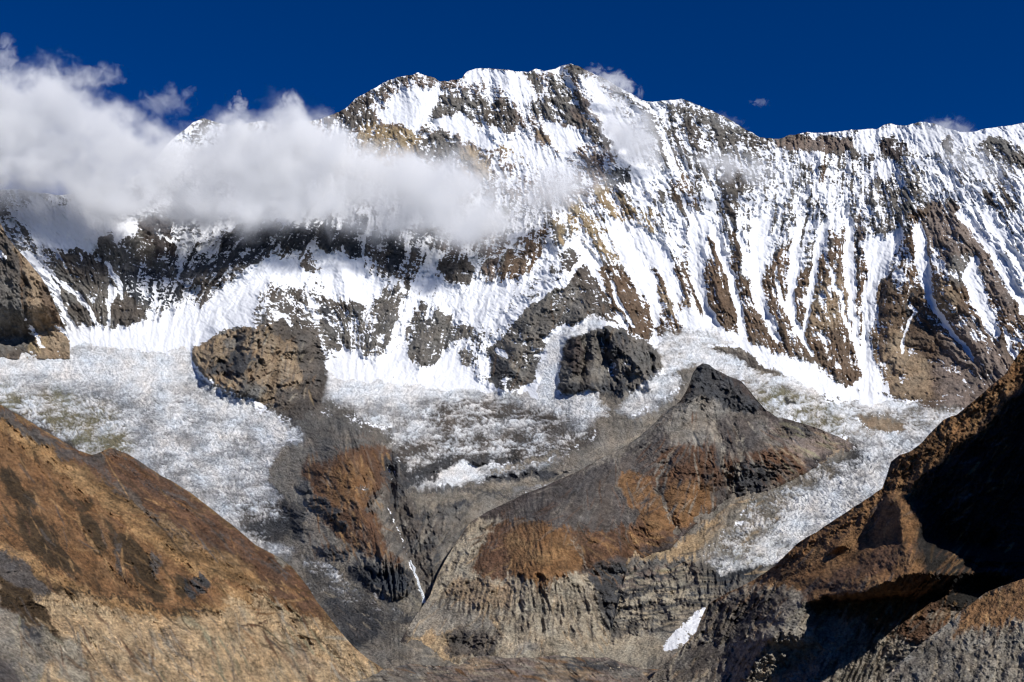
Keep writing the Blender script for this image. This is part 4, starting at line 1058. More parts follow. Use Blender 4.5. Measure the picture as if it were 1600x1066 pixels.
M.line("-100,800 0,853 66,888 131,923 175,945 262,960 354,948", "10/8/7/5", rock='gold')
M.line("330,905 400,925 450,945 490,960", "6/6/4", rock='orange')
M.line("250,812 330,868 400,905 470,925", "4/5/3", rock='gold', a=.7)
for P_ in ("22,792 57,805 92,845 118,880 87,888 44,862 26,818", "74,744 109,775 144,783 131,805 87,766", "162,805 197,845 236,880 262,932 245,941 210,906 175,853", "100,862 122,880 118,905 98,890",
           "0,730 30,745 60,790 40,800 10,770", "120,800 150,812 168,850 150,870 130,840", "186,826 215,850 225,880 200,868", "262,898 290,905 300,930 275,930", "60,820 80,815 95,835 80,842"):
    M.area(P_, 3, rock='grassd')
M.area("284,901 315,901 328,923 306,936 290,925", 2, rock='dark', rough=1.2)
M.area("232,858 253,880 245,897 230,880", 2, rock='slate', rough=1)
M.area("182,830 190,862 200,900 190,900 178,860", 3, rock='slate')
M.area("-260,860 0,858 40,880 85,925 60,935 0,900 -260,900", 4, rock='slate')
M.area("0,905 40,925 66,945 100,1005 66,985 35,965 0,940", 3, rock='grassd', rough=1)
M.area("9,962 52,1020 61,1042 26,1006", 2, rock='pale')
M.area("-60,1015 0,1018 44,1066 -60,1100", 5, rock='slate')
M.line("371,985 395,980 418,973", "2/4/1", rock='rust')
M.line("256,985 270,1010 300,1040", "5/5/4", rock='greyb', a=.7)
M.line("290,965 320,985 325,1010", "7/6", rock='olive', a=.7)
M.line("470,960 500,1000 530,1030 545,1045", "2/4/3/2", rock='grassd', a=.8)
M.line("430,965 470,1010 500,1050", "3/3", rock='orange', a=.5)
SAND = "0,930 130,940 200,958 280,966 345,962 400,918 440,930 500,968 600,1048 600,1090 0,1090 40,1010"
ORG = "0,665 87,730 175,796 245,855 306,897 345,922 338,950 262,960 175,943 131,920 66,884 0,850"
M.streaks((0, 350, 660, 960), 260, ['grassd', 'grassd', 'gold', 'rust', 'slate'], lambda u, v: (.55, 1.0), (14, 46), (1.0, 3.4), .5, 11, cut=.9, inside=ORG)
M.streaks((170, 480, 700, 905), 160, ['slate', 'grassd', 'orange', 'greyb'], lambda u, v: (1.0, .75), (14, 60), (.8, 2.4), .5, 12, inside="170,703 245,744 306,788 376,836 428,871 472,901 437,900 350,866 262,814 197,766 166,731")
M.streaks((0, 600, 930, 1066), 330, ['pale', 'tan', 'slate', 'rust', 'dirt', 'olive', 'sand'], lambda u, v: (.55, 1.0), (16, 60), (1.0, 3.6), .5, 13, cut=.9, inside=SAND)
M.streaks((60, 480, 650, 940), 90, ['grassd', 'orange', 'gold'], lambda u, v: (1.0, .72), (30, 90), (1.0, 2.2), .5, 14)
M.streaks((380, 520, 900, 1010), 40, ['rust', 'grassd', 'orange'], lambda u, v: (1.0, .6), (14, 40), (1.0, 2.6), .6, 15)
for p, w, h in (("190,830 205,880 225,935", "12/12", 5), ("70,760 100,820 130,890", "12/14", 5), ("100,930 120,990 140,1066", "16/20", 6), ("330,960 370,1010 390,1066", "16/20", 6), ("395,905 450,950 520,1010", "12/14", 5),
                ("230,965 250,1010 265,1066", "14/16", 6)):
    M.cut(p, w, h)
M.line("120,925 200,940 280,955 350,960", "2/3/3/2", rock='grassd'); M.cut("100,915 200,942 280,962 355,958", "9/10", 5)
M.line("200,735 300,800 400,870 450,905", "2/2/2", rock='dark', a=.6)
M.line("480,900 520,940 560,1000 575,1020", "3/4/3", rock='greyb', a=.7)
for p, w, h in (("0,650 130,738 250,808 340,870 440,935 520,1000 580,1050", "36/44/50/40/30", 16), ("172,700 300,800 420,890", "20/26/20", 7),
                ("-100,820 60,905 200,945 350,955", "50/50/40/30", 12), ("300,990 340,1066", "50/60", 10), ("150,985 200,1066", "50/60", 10),
                ("60,760 120,860", "24/20", 5), ("160,830 220,920", "24/20", 5)):
    M.rib(p, w, h)
for p, w, h in (("30,690 90,780 130,860 200,920 300,948", "40/50/40/30", 12), ("130,740 220,800 330,880", "16/18/14", 5), ("150,715 260,790 380,880 440,920", "14/16/12", 7),
                ("60,960 120,1010 180,1066", "40/50", 10), ("390,950 440,1000 480,1066", "40/44", 10), ("500,980 540,1020", "10/12", 5), ("250,850 290,900 310,930", "16/18", 6)):
    M.cut(p, w, h)
Y3 = tps([(-250,560,1500),(0,635,1750),(145,712,1900),(172,700,1950),(300,775,2050),(470,905,2150),(590,1045,2150),(640,1080,2150),(0,800,1280),(0,900,1080),(0,1066,800),(-250,1066,600),(-250,800,1100),(150,850,1420),(300,950,1520),(250,1066,1180),(450,1066,1650),
    (200,960,1330),(420,950,1850),(130,740,1750),(340,870,1800),(600,1150,1700),(0,1150,650),(300,700,2300),(600,900,2500)])
FC3 = fall_coord([(0,700,.6),(100,780,.7),(200,850,.8),(300,900,.9),(250,780,1.1),(400,860,1.1),(100,1000,.5),(300,1020,.3),(450,1000,.8),(0,1000,.4)])
L3 = build_layer(M, Y3, "-200,545 -100,590 0,632 40,655 90,685 125,705 145,712 158,706 172,699 186,704 200,709 225,726 250,742 275,756 300,772 330,795 365,822 400,852 430,868 455,885 470,903 482,918 495,940 510,958 530,985 552,1010 575,1030 600,1046 640,1062",
    "-200,1130 640,1130", FC3, 'near', 1.5,
    {0: dict(name='grassy_hill', label='brown grassy hillside at the left with bare sandy slopes along its foot', cat='hill')},
    seed=300, top_noise=1.0, rel=1.15, speckle=1.6, back=((30, -20), (80, -70), (200, -220), (500, -500)), yoff=0)

# ================================================================== shadowed hill on the right
M = Map(0, 'rust', .8, 0, .5)
M.area("1700,500 1600,545 1540,612 1470,660 1440,690 1395,720 1380,765 1240,850 1180,905 1110,940 1240,930 1330,880 1400,820 1440,760 1520,700 1600,600", 8, rock='orange')  # sunlit crest and spurs painted brighter than the rust base
M.area("1180,905 1280,850 1380,790 1400,830 1340,880 1250,920 1180,925 1140,935", 6, rock='orange', rough=.4)
M.area("1390,770 1420,770 1440,830 1455,880 1410,920 1330,950 1300,960 1260,930 1300,930 1400,880 1410,830", 6, rock='orange')
M.area("1260,930 1330,925 1420,900 1455,920 1440,960 1380,985 1320,960", 6, rock='orange')
M.area("1440,700 1500,690 1470,760 1430,770 1400,740", 8, rock='orange')
M.area("1090,985 1110,940 1180,915 1250,918 1260,950 1310,965 1400,1000 1480,980 1400,1100 1000,1100 1010,1066", 5, rock='dirt', rough=.9)
M.area("1090,985 1110,945 1200,920 1240,930 1180,990 1130,1010", 5, rock='greyb', rough=1.3)
M.area("1010,1066 1080,1010 1140,1010 1120,1066", 5, rock='greyb', rough=.5)
M.area("1400,980 1480,965 1490,1000 1420,1010", 5, rock='rust')
M.area("1500,700 1560,640 1700,560 1700,1000 1480,960 1440,900 1430,800 1440,740", 10, rock='black', rough=1.0)  # near-black colour deepens the shadowed interior; shade painted into the rock
Y4 = tps([(1600,545,1700),(1800,400,1700),(1400,720,1750),(1240,850,1820),(1180,905,1900),(1110,945,1900),(1010,1066,1600),(1400,800,1680),(1500,800,1640),(1330,900,1600),(1200,960,1620),(1470,870,1680),(1520,900,1640),(1540,800,1640),(1420,840,1640),(1440,945,1440),(1500,935,1440),(1330,950,1470),(1200,1066,1420),(1400,1000,1400),(1300,1000,1440),(1350,1066,1370),(1500,1066,1350),(1600,1000,1400),(1560,885,1560),(1600,800,1620),(1800,700,1600),(1800,1000,1380),(1100,1140,1350),(1600,1140,1260)])
MAIN4 = "1900,450 1700,530 1640,570 1600,600 1586,606 1564,626 1555,644 1520,683 1494,700 1459,714 1465,735 1428,744 1411,762 1411,779 1428,801 1444,836 1437,880 1450,893 1457,923 1433,950 1393,980 1406,995 1437,985 1485,967 1524,936 1568,910 1600,901 1900,880"
B4 = np.zeros((CH, CW), np.float32)
for P_ in ("1371,805 1380,770 1398,775 1406,797 1412,840 1430,870 1420,897 1393,906 1323,936 1288,930 1262,939 1245,945 1232,971 1197,1011 1175,1041 1166,1066 1160,1110 1130,1110 1140,1063 1127,1028 1140,993 1175,971 1210,936 1258,923 1262,906 1306,884 1363,845",
           "1280,869 1297,849 1332,823 1306,858", "1380,1066 1420,1033 1494,976 1500,1120 1370,1120"):
    sl_, m_ = poly_mask(pts(P_), 1.5)
    B4[sl_] = np.maximum(B4[sl_], m_ * (0.5 if P_.startswith('1380,1066') else 1.0))
SH4 = np.zeros((CH, CW), np.float32)
acc = np.zeros(CH, np.float32)
wrow = np.maximum(B4[:, 1262 - U0:1440 - U0].sum(1), 20)
krow = np.clip(340.0 / wrow, 2.9, 3.4); krow = np.convolve(np.pad(krow, 8, 'edge'), np.ones(17) / 17, 'valid')
for q in range(CW):
    b = B4[:, q]
    acc = np.minimum(acc + b * (krow if q + U0 > 1262 else 2.5), 440.0) - (1 - b) * np.minimum(acc, 2.2)
    SH4[:, q] = acc
SH4 = blur(SH4, 4)
# unseen ridge added beyond the right edge of the picture to throw the big shadow: its crest follows from where the shadow ends
mk = poly_mask(pts(MAIN4), 1)
MB = np.zeros((CH, CW), np.float32); MB[mk[0]] = mk[1]
X0 = 1080.0
uu, vv = np.meshgrid(np.arange(1180, 1700, 4.0), np.arange(560, 1060, 4.0))
PW = to_world(uu, vv, Y4(uu, vv) - sample(SH4, uu, vv) * Y4(uu, vv) / F * 1.25)
inside = vv > np.interp(uu, [1180, 1240, 1380, 1400, 1470, 1540, 1600, 1700], [905, 852, 766, 716, 658, 608, 545, 450])
tt = (X0 - PW[..., 0]) / sd.x
yq = PW[..., 1] + sd.y * tt; zq = PW[..., 2] + sd.z * tt
dark = (sample(MB, uu, vv) > .5) & inside; lit = (sample(MB, uu, vv) < .5) & (sample(B4, uu, vv) < .3) & inside & (uu < 1600)
ybin = np.arange(300.0, 2600.0, 20.0)
best = []
for y_ in ybin:
    s_ = np.abs(yq - y_) < 14
    zd = zq[s_ & dark]; zl = zq[s_ & lit]
    cand = np.arange(-300, 1500, 10.0)
    if len(zd) + len(zl) < 3:
        best.append(np.nan); continue
    cost = [(zd > c).sum() + 1.3 * (zl < c).sum() for c in cand]
    best.append(cand[int(np.argmin(cost))])
best = np.array(best); print('caster', list(zip(ybin[::4], best[::4])), 'bad', sum(0 if np.isnan(b) else 0 for b in best))
best = np.array([np.nanmedian(best[max(0, i - 2):i + 3]) if np.isfinite(best[max(0, i - 2):i + 3]).any() else np.nan for i in range(len(best))])
ok = ~np.isnan(best)
ZC = np.interp(ybin, ybin[ok], best[ok])
M.streaks((1180, 1600, 600, 960), 420, ['gold', 'rust', 'grassd', 'slate', 'orange'], (-.8, 1.0), (12, 44), (.9, 3.0), .5, 41, cut=.8)
M.streaks((1020, 1500, 940, 1066), 320, ['pale', 'slate', 'greyb', 'dirt', 'tan'], (-.5, 1.0), (12, 44), (.9, 3.2), .5, 42, cut=1.2)
FC4 = fall_coord([(1200,1000,-.5),(1300,1000,-.4),(1400,850,-.2),(1300,880,-1.0),(1500,700,-.6),(1550,900,-.8),(1450,950,-1.0)])
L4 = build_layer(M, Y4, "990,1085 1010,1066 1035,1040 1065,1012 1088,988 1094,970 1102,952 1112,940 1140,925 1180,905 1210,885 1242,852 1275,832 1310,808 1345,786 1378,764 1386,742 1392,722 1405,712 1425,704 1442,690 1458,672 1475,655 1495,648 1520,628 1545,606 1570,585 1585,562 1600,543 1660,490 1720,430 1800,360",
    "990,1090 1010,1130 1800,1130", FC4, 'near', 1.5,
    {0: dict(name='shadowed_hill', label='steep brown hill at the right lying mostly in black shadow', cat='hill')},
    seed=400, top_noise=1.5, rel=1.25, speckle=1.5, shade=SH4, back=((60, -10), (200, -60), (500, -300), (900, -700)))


def caster():
    ys = np.arange(200.0, 3000.0, 10.0); xs = np.concatenate([np.arange(-520, 0, 10.0), [0.0], np.arange(20, 900, 40.0)])
    X, Yg = np.meshgrid(xs, ys)
    z0 = np.interp(ys, ybin, ZC)[:, None]
    Z = z0 - np.where(X < 0, np.where(X > -150, -X * 3.5, 525 + (-X - 150) * 1.0), X * 0.9) + np.where(X == 0, 0, 14 * ridged(X / 90.0, Yg / 70.0, 4, 901) - 14)
    allP = np.stack([X + X0, Yg, Z], -1)
    keep = allP[..., 0] > 0.445 * Yg + 25
    R, Cn = X.shape
    idx = np.arange(R * Cn).reshape(R, Cn)
    q = np.stack([idx[:-1, :-1], idx[:-1, 1:], idx[1:, 1:], idx[1:, :-1]], -1)
    kk = keep[:-1, :-1] & keep[1:, :-1] & keep[1:, 1:] & keep[:-1, 1:]
    q = q[kk]
    me = bpy.data.meshes.new('ridge'); me.from_pydata(allP.reshape(-1, 3).tolist(), [], q.tolist())
    me.polygons.foreach_set("use_smooth", np.ones(len(q), bool))
    n = len(me.vertices)
    at = me.attributes.new("rock_colour", 'FLOAT_COLOR', 'POINT')
    c = np.ones((n, 4), np.float32); c[:, :3] = ROCKS['greyb']; at.data.foreach_set("color", c.ravel())
    me.attributes.new("snow_cover", 'FLOAT', 'POINT')
    me.materials.append(MATS['near'])
    o = bpy.data.objects.new('ridge', me); COL.objects.link(o)
    o['label'] = 'unseen rocky ridge beyond the right edge of the view, shaped to cast the shadow on the right hill'; o['category'] = 'ridge'; o['kind'] = 'structure'
caster()

# ================================================================== near knoll at the lower right
M = Map(0, 'scree', 1.0, 0, .5)
M.area("1480,1000 1500,960 1540,925 1600,900 1700,860 1700,960 1600,975 1540,985 1500,990", 5, rock='orange', rough=.5)
M.area("1500,985 1560,975 1640,965 1640,1100 1480,1100", 6, rock='dirt', rough=1.1)
for p, w, h in (("1575,980 1570,1020 1560,1066", "12/14", 8), ("1520,990 1515,1066", "10/12", 6)):
    M.cut(p, w, h)
Y5 = tps([(1600,905,650),(1500,960,640),(1340,1066,580),(1500,1066,565),(1600,1066,560),(1800,850,670),(1800,1100,540),(1400,1000,620),(1300,1150,520)])
M.streaks((1340, 1600, 980, 1066), 150, ['pale', 'slate', 'greyb', 'dark', 'dirt'], (-.25, 1.0), (12, 44), (1.0, 3.6), .5, 51, cut=1.4)
M.streaks((1480, 1600, 905, 985), 60, ['rust', 'gold', 'grassd'], (-.4, 1.0), (8, 26), (1.0, 3.0), .5, 52)
FC5 = fall_coord([(1550,1000,-.2),(1400,1050,-.5),(1600,900,-.3)])
L5 = build_layer(M, Y5, "1360,1090 1400,1040 1440,1005 1480,975 1495,960 1515,945 1540,926 1570,914 1600,904 1680,870 1800,830", "1360,1135 1800,1135", FC5, 'near', 1.5,
    {0: dict(name='rocky_knoll', label='near grey scree knoll with a brown grass cap at the lower right corner', cat='knoll')},
    seed=500, top_noise=1.5, rel=.8, back=((30, -10), (80, -50), (200, -220)))

# ================================================================== rubble on the valley floor
M = Map(0, 'pinkg', .8, 0, .5)
M.area("480,1060 560,1052 640,1040 700,1045 640,1066 480,1090", 6, rock='scree')
M.area("690,1045 740,1028 780,1030 760,1045", 6, rock='tan')
M.area("840,1040 900,1030 950,1040 900,1066 840,1060", 8, rock='tan')
M.area("880,1020 960,1035 1020,1045 940,1050 880,1040", 5, rock='dark')
M.area("940,1050 1000,1045 1030,1055 960,1066", 5, rock='scree')
for p, w, h in (("700,1045 760,1030 840,1032 900,1040", "16/20/16", 6), ("820,1066 880,1035", "20/16", 6), ("960,1040 1040,1066", "10/14", 5)):
    M.rib(p, w, h)
M.streaks((400, 1180, 1024, 1066), 240, ['pale', 'slate', 'tan', 'dark', 'orange', 'dirt'], (1.0, .25), (10, 40), (.8, 3.0), .55, 61, cut=1.0)
Y6 = tps([(480,1050,2200),(800,1025,2250),(1000,1035,2200),(1200,1060,2000),(480,1100,1600),(800,1066,1850),(800,1130,1350),(1100,1100,1600),(300,1150,1200),(1200,1170,1100),(200,1050,2200),(1400,1050,2100)])
L6 = build_layer(M, Y6, "380,1062 500,1052 560,1050 610,1044 640,1037 680,1041 718,1040 735,1029 760,1024 790,1028 830,1028 870,1024 900,1027 950,1028 985,1040 1010,1046 1060,1046 1180,1050", "380,1150 1180,1150", FC3, 'near', 1.5,
    {0: dict(name='valley_floor', label='rough grey-brown moraine rubble along the bottom of the valley', cat='moraine')},
    seed=600, top_noise=2.0, rel=1.0, speckle=1.4, back=((60, -30), (200, -90), (500, -200)), foot=60)

# ================================================================== waterfall in the gorge
def waterfall():
    path = pts("641,876 643,882 647,888 648,896 652,904 653,912 657,920 659,928 663,936 662,944")
    wid = [1.3, 1.6, 2.4, 1.5, 1.8, 2.6, 1.8, 2.6, 2.0, 3.2]
    V = []; Fq = []
    for k, ((u, v), w) in enumerate(zip(path, wid)):
        P0, m_ = surface_at(L1, u, v)
        P0 = P0 + np.array([0, -7.0, 1.5])
        for (a, b) in ((-1, 0), (-.4, -2.2), (.4, -2.2), (1, 0), (0, 5)):
            V.append((float(P0[0] + a * w * 1.45), float(P0[1] + b), float(P0[2])))
    n = len(path)
    for k in range(n - 1):
        for a in range(5):
            Fq.append((k * 5 + a, k * 5 + (a + 1) % 5, (k + 1) * 5 + (a + 1) % 5, (k + 1) * 5 + a))
    me = bpy.data.meshes.new("waterfall"); me.from_pydata(V, [], Fq)
    m = bpy.data.materials.new("falling water"); m.use_nodes = True
    b = m.node_tree.nodes["Principled BSDF"]; b.inputs["Base Color"].default_value = (.62, .68, .72, 1); b.inputs["Roughness"].default_value = .4
    t = m.node_tree.nodes.new("ShaderNodeTexNoise"); t.inputs["Scale"].default_value = .5; t.inputs["Detail"].default_value = 4
    r = m.node_tree.nodes.new("ShaderNodeValToRGB"); r.color_ramp.elements[0].color = (.18, .2, .22, 1); r.color_ramp.elements[1].color = (.8, .84, .86, 1)
    r.color_ramp.elements[0].position = .35; r.color_ramp.elements[1].position = .6
    c = m.node_tree.nodes.new("ShaderNodeTexCoord"); l = m.node_tree.links
    l.new(c.outputs["Object"], t.inputs["Vector"]); l.new(t.outputs["Fac"], r.inputs[0]); l.new(r.outputs[0], b.inputs["Base Color"])
    me.materials.append(m)
    o = bpy.data.objects.new("waterfall", me); COL.objects.link(o)
    o['label'] = 'thin white waterfall dropping down the dark gorge left of the fluted moraine cliffs'; o['category'] = 'waterfall'

def surface_at(L, u, v):
    """nearest ground point of a sheet to an image pixel (u, v)"""
    g = L[0]['grid_key']; U_, V_, P_, N_ = GRIDS[g]
    i = int(np.argmin(np.abs(U_[0] - u))); k = int(np.argmin(np.abs(V_[:, i] - v)))
    return P_[k, i].copy(), N_[k, i].copy()
waterfall()

# ================================================================== boulders lying on the near slopes
def boulders():
    rb = random.Random(77)
    protos = []
    for q in range(6):
        bm = bmesh.new(); bmesh.ops.create_icosphere(bm, subdivisions=2, radius=1.0)
        for v in bm.verts:
            k = 1 + 0.30 * math.sin(3.1 * v.co.x + q) * math.cos(2.7 * v.co.y + 2 * q) + rb.uniform(-.10, .10)
            v.co *= k; v.co.x *= 1.25; v.co.z *= .8
            for ax in (Vector((.6, .3, .74)), Vector((-.5, .7, .5)), Vector((.1, -.9, .42)), Vector((-.8, -.4, .45))):
                t_ = v.co.dot(ax.normalized()) - 0.68
                if t_ > 0: v.co -= ax.normalized() * t_
        me = bpy.data.meshes.new("boulder"); bm.to_mesh(me); bm.free()
        n = len(me.vertices); c = np.ones((n, 4), np.float32); c[:, :3] = ROCKS['pale'] if q % 2 else ROCKS['dirt']
        me.attributes.new("rock_colour", 'FLOAT_COLOR', 'POINT').data.foreach_set("color", c.ravel())
        me.attributes.new("snow_cover", 'FLOAT', 'POINT')
        me.materials.append(MATS['near']); protos.append(me)
    spots = []
    for (L, box, n, lab, grp) in (
        (L4, (1200, 1465, 965, 1064), 70, 'pale angular boulder lying on the grey scree at the foot of the shadowed right hill', 'boulders on the scree below the shadowed hill'),
        (L5, (1500, 1598, 985, 1062), 34, 'pale boulder on the near scree knoll at the lower right corner', 'boulders on the near knoll'),
        (L3, (20, 470, 960, 1062), 60, 'pale boulder on the bare sandy slope below the brown grass at lower left', 'boulders on the sandy slope'),
        (L6, (560, 1010, 1036, 1062), 50, 'boulder in the moraine rubble on the valley floor', 'boulders on the valley floor')):
        for k in range(n):
            u = rb.uniform(box[0], box[1]); v = rb.uniform(box[2], box[3])
            P0, N0 = surface_at(L, u, v)
            pxm = P0[1] / F
            r = pxm * min(3.2, 0.7 + rb.expovariate(1.6))
            o = bpy.data.objects.new("boulder", protos[rb.randrange(6)]); COL.objects.link(o)
            o.location = [float(P0[0]), float(P0[1]), float(P0[2] + r * .25)]
            o.scale = (r, r * rb.uniform(.8, 1.2), r * rb.uniform(.7, 1.1)); o.rotation_euler = (rb.uniform(-.4, .4), rb.uniform(-.4, .4), rb.uniform(0, 6.28))
            big = r > pxm * 2.0
            kind_ = ('larger ' if big else 'small ') + ('pale ' if protos.index(o.data) % 2 else 'grey ')
            o['label'] = kind_ + lab.replace('pale angular ', '').replace('pale ', ''); o['category'] = 'boulder'
            o['group'] = kind_ + grp
boulders()

# ================================================================== clouds
def smooth01(n, l, val, lo=0.0, hi=1.0):
    r = n.new("ShaderNodeMapRange"); r.interpolation_type = 'SMOOTHSTEP'
    r.inputs["From Min"].default_value = lo; r.inputs["From Max"].default_value = hi
    l.new(val, r.inputs["Value"]); return r.outputs[0]

class G:
    def __init__(s, name):
        s.m = bpy.data.materials.new(name); s.m.use_nodes = True
        s.n, s.l = s.m.node_tree.nodes, s.m.node_tree.links; s.n.clear()
        s.out = s.n.new("ShaderNodeOutputMaterial"); s.tc = s.n.new("ShaderNodeTexCoord")
        s.sep = s.n.new("ShaderNodeSeparateXYZ"); s.l.new(s.tc.outputs["Object"], s.sep.inputs[0])
    def ma(s, op, a, b=None, c=None):
        t = s.n.new("ShaderNodeMath"); t.operation = op
        for i, q in enumerate((a, b, c)):
            if q is None: continue
            if isinstance(q, (int, float)): t.inputs[i].default_value = q
            else: s.l.new(q, t.inputs[i])
        return t.outputs[0]
    def noise(s, sc, det, rough=.6, dist=0.0):
        t = s.n.new("ShaderNodeTexNoise"); t.inputs["Scale"].default_value = sc; t.inputs["Detail"].default_value = det
        t.inputs["Roughness"].default_value = rough; t.inputs["Distortion"].default_value = dist
        mp = s.n.new("ShaderNodeMapping"); mp.inputs["Location"].default_value = (610.0, 140.0, 330.0)
        s.l.new(s.tc.outputs["Object"], mp.inputs[0]); s.l.new(mp.outputs[0], t.inputs["Vector"]); return t.outputs["Fac"]
    def curve(s, xf, P, lo, hi):
        """value at xf (0..1) through points"""
        c = s.n.new("ShaderNodeFloatCurve"); cm = c.mapping; cu = cm.curves[0]
        cu.points[0].location = (P[0][0], (P[0][1] - lo) / (hi - lo)); cu.points[1].location = (P[-1][0], (P[-1][1] - lo) / (hi - lo))
        for a, b in P[1:-1]: cu.points.new(a, (b - lo) / (hi - lo))
        for p in cu.points: p.handle_type = 'AUTO_CLAMPED'
        # smooth: rebuild from a cosine-free spline sampled finely
        cm.update(); s.l.new(xf, c.inputs["Value"])
        return s.ma('MULTIPLY_ADD', c.outputs[0], hi - lo, lo)
    def finish(s, dens, aniso=-0.05, colour=(0.995, 0.997, 1.0)):
        v = s.n.new("ShaderNodeVolumePrincipled"); v.inputs["Color"].default_value = (*colour, 1)
        v.inputs["Anisotropy"].default_value = aniso; v.inputs["Density Attribute"].default_value = ""
        s.l.new(dens, v.inputs["Density"]); s.l.new(v.outputs[0], s.out.inputs["Volume"])
        return s.m

def cloud_bank():
    Y0 = 5850.0; HY = 300.0
    top = pts("-260,150 -100,135 0,122 50,112 100,112 150,140 190,168 240,180 300,196 350,190 372,158 385,190 430,186 450,148 475,180 520,200 560,226 620,240 690,248 760,262 830,262 890,266 930,280 980,310")
    bot = pts("-260,350 0,322 60,325 110,345 150,362 200,362 250,368 300,370 350,378 420,376 480,372 530,362 600,372 680,395 740,410 790,402 830,375 880,345 930,322 980,325")
    den = [(-260, .8), (60, .9), (200, .7), (330, .7), (480, .95), (620, .9), (740, .85), (830, .7), (900, .5), (980, .2)]
    def w(u, v): return to_world(np.array(float(u)), np.array(float(v)), np.array(Y0))
    x0 = w(-260, 200)[0]; x1 = w(980, 250)[0]
    def smooth(P):
        A = np.arange(P[0][0], P[-1][0] + 1, 5.0); Bv = np.interp(A, [p[0] for p in P], [p[1] for p in P])
        k = np.hanning(13); k /= k.sum()
        Bv = np.convolve(np.pad(Bv, 6, 'edge'), k, 'valid')
        return list(zip(A[::5], Bv[::5]))
    f = lambda P: [((w(a, b)[0] - x0) / (x1 - x0), w(a, b)[2]) for a, b in smooth(P)]
    T, B = f(top), f(bot)
    lo, hi = min(b for _, b in B) - 50, max(b for _, b in T) + 50
    g = G("cloud vapour")
    xf = g.ma('DIVIDE', g.ma('SUBTRACT', g.sep.outputs[0], float(x0)), float(x1 - x0))
    n1 = g.ma('SUBTRACT', g.noise(1 / 420.0, 6, .6, 0.6), 0.5)
    n2 = g.ma('SUBTRACT', g.noise(1 / 150.0, 4, .62, 0.4), 0.5)
    n3 = g.ma('SUBTRACT', g.noise(1 / 70.0, 4, .65, 0.8), 0.5)
    tz = g.curve(xf, T, lo, hi); bz = g.curve(xf, B, lo, hi)
    dn = g.curve(xf, [((w(a, 250)[0] - x0) / (x1 - x0), b) for a, b in den], 0.0, 1.0)
    z = g.sep.outputs[2]
    a = g.ma('DIVIDE', g.ma('ADD', g.ma('SUBTRACT', tz, z), g.ma('ADD', g.ma('MULTIPLY', n1, 420.0), g.ma('ADD', g.ma('MULTIPLY', n2, 220.0), g.ma('MULTIPLY', n3, 230.0)))), 150.0)
    b = g.ma('DIVIDE', g.ma('ADD', g.ma('SUBTRACT', z, bz), g.ma('ADD', g.ma('MULTIPLY', n1, 320.0), g.ma('MULTIPLY', n2, 260.0))), 200.0)
    c = g.ma('DIVIDE', g.ma('ADD', g.ma('SUBTRACT', HY, g.ma('ABSOLUTE', g.ma('SUBTRACT', g.sep.outputs[1], Y0))), g.ma('MULTIPLY', n2, 300.0)), 200.0)
    d = smooth01(g.n, g.l, g.ma('MINIMUM', g.ma('MINIMUM', a, b), c), 0.0, 1.0)
    e = smooth01(g.n, g.l, g.ma('ADD', g.ma('MULTIPLY_ADD', n1, g.ma('MULTIPLY', xf, 1.4), g.ma('MULTIPLY', xf, -0.06)), g.ma('ADD', n2, g.ma('ADD', g.ma('MULTIPLY', n1, 0.8), g.ma('MULTIPLY', n3, 0.6)))), -0.26, 0.22)
    dens = g.ma('MULTIPLY', g.ma('MULTIPLY', g.ma('MULTIPLY', d, d), g.ma('MULTIPLY_ADD', e, 0.85, 0.15)), g.ma('MULTIPLY', dn, 0.021))
    mat = g.finish(dens)
    # hull: a closed band round the bank
    n = 40
    us = np.linspace(-255, 975, n)
    tv = np.interp(us, [p[0] for p in top], [p[1] for p in top]) - 52; bv = np.interp(us, [p[0] for p in bot], [p[1] for p in bot]) + 20
    V = []; Fc = []
    for i in range(n):
        p, q = w(us[i], tv[i]), w(us[i], bv[i]); m = (p + q) / 2
        hy = HY + 110
        for (zz, yy) in ((p[2], -hy * .5), (p[2], hy * .5), (m[2], hy), (q[2], hy * .5), (q[2], -hy * .5), (m[2], -hy)):
            V.append((float(p[0]), Y0 + yy, float(zz)))
    for i in range(n - 1):
        for k in range(6):
            a_, b_ = i * 6 + k, i * 6 + (k + 1) % 6
            Fc.append((a_, b_, b_ + 6, a_ + 6))
    Fc.append(tuple(range(5, -1, -1))); Fc.append(tuple((n - 1) * 6 + k for k in range(6)))
    me = bpy.data.meshes.new("cloud_bank"); me.from_pydata(V, [], Fc); me.materials.append(mat)
    bm = bmesh.new(); bm.from_mesh(me); bmesh.ops.recalc_face_normals(bm, faces=bm.faces); bm.to_mesh(me); bm.free()
    o = bpy.data.objects.new("cloud_bank", me); COL.objects.link(o)
    o['label'] = 'long grey-white cloud bank lying across the left half of the snow mountain'; o['category'] = 'cloud'; o['kind'] = 'stuff'
cloud_bank()

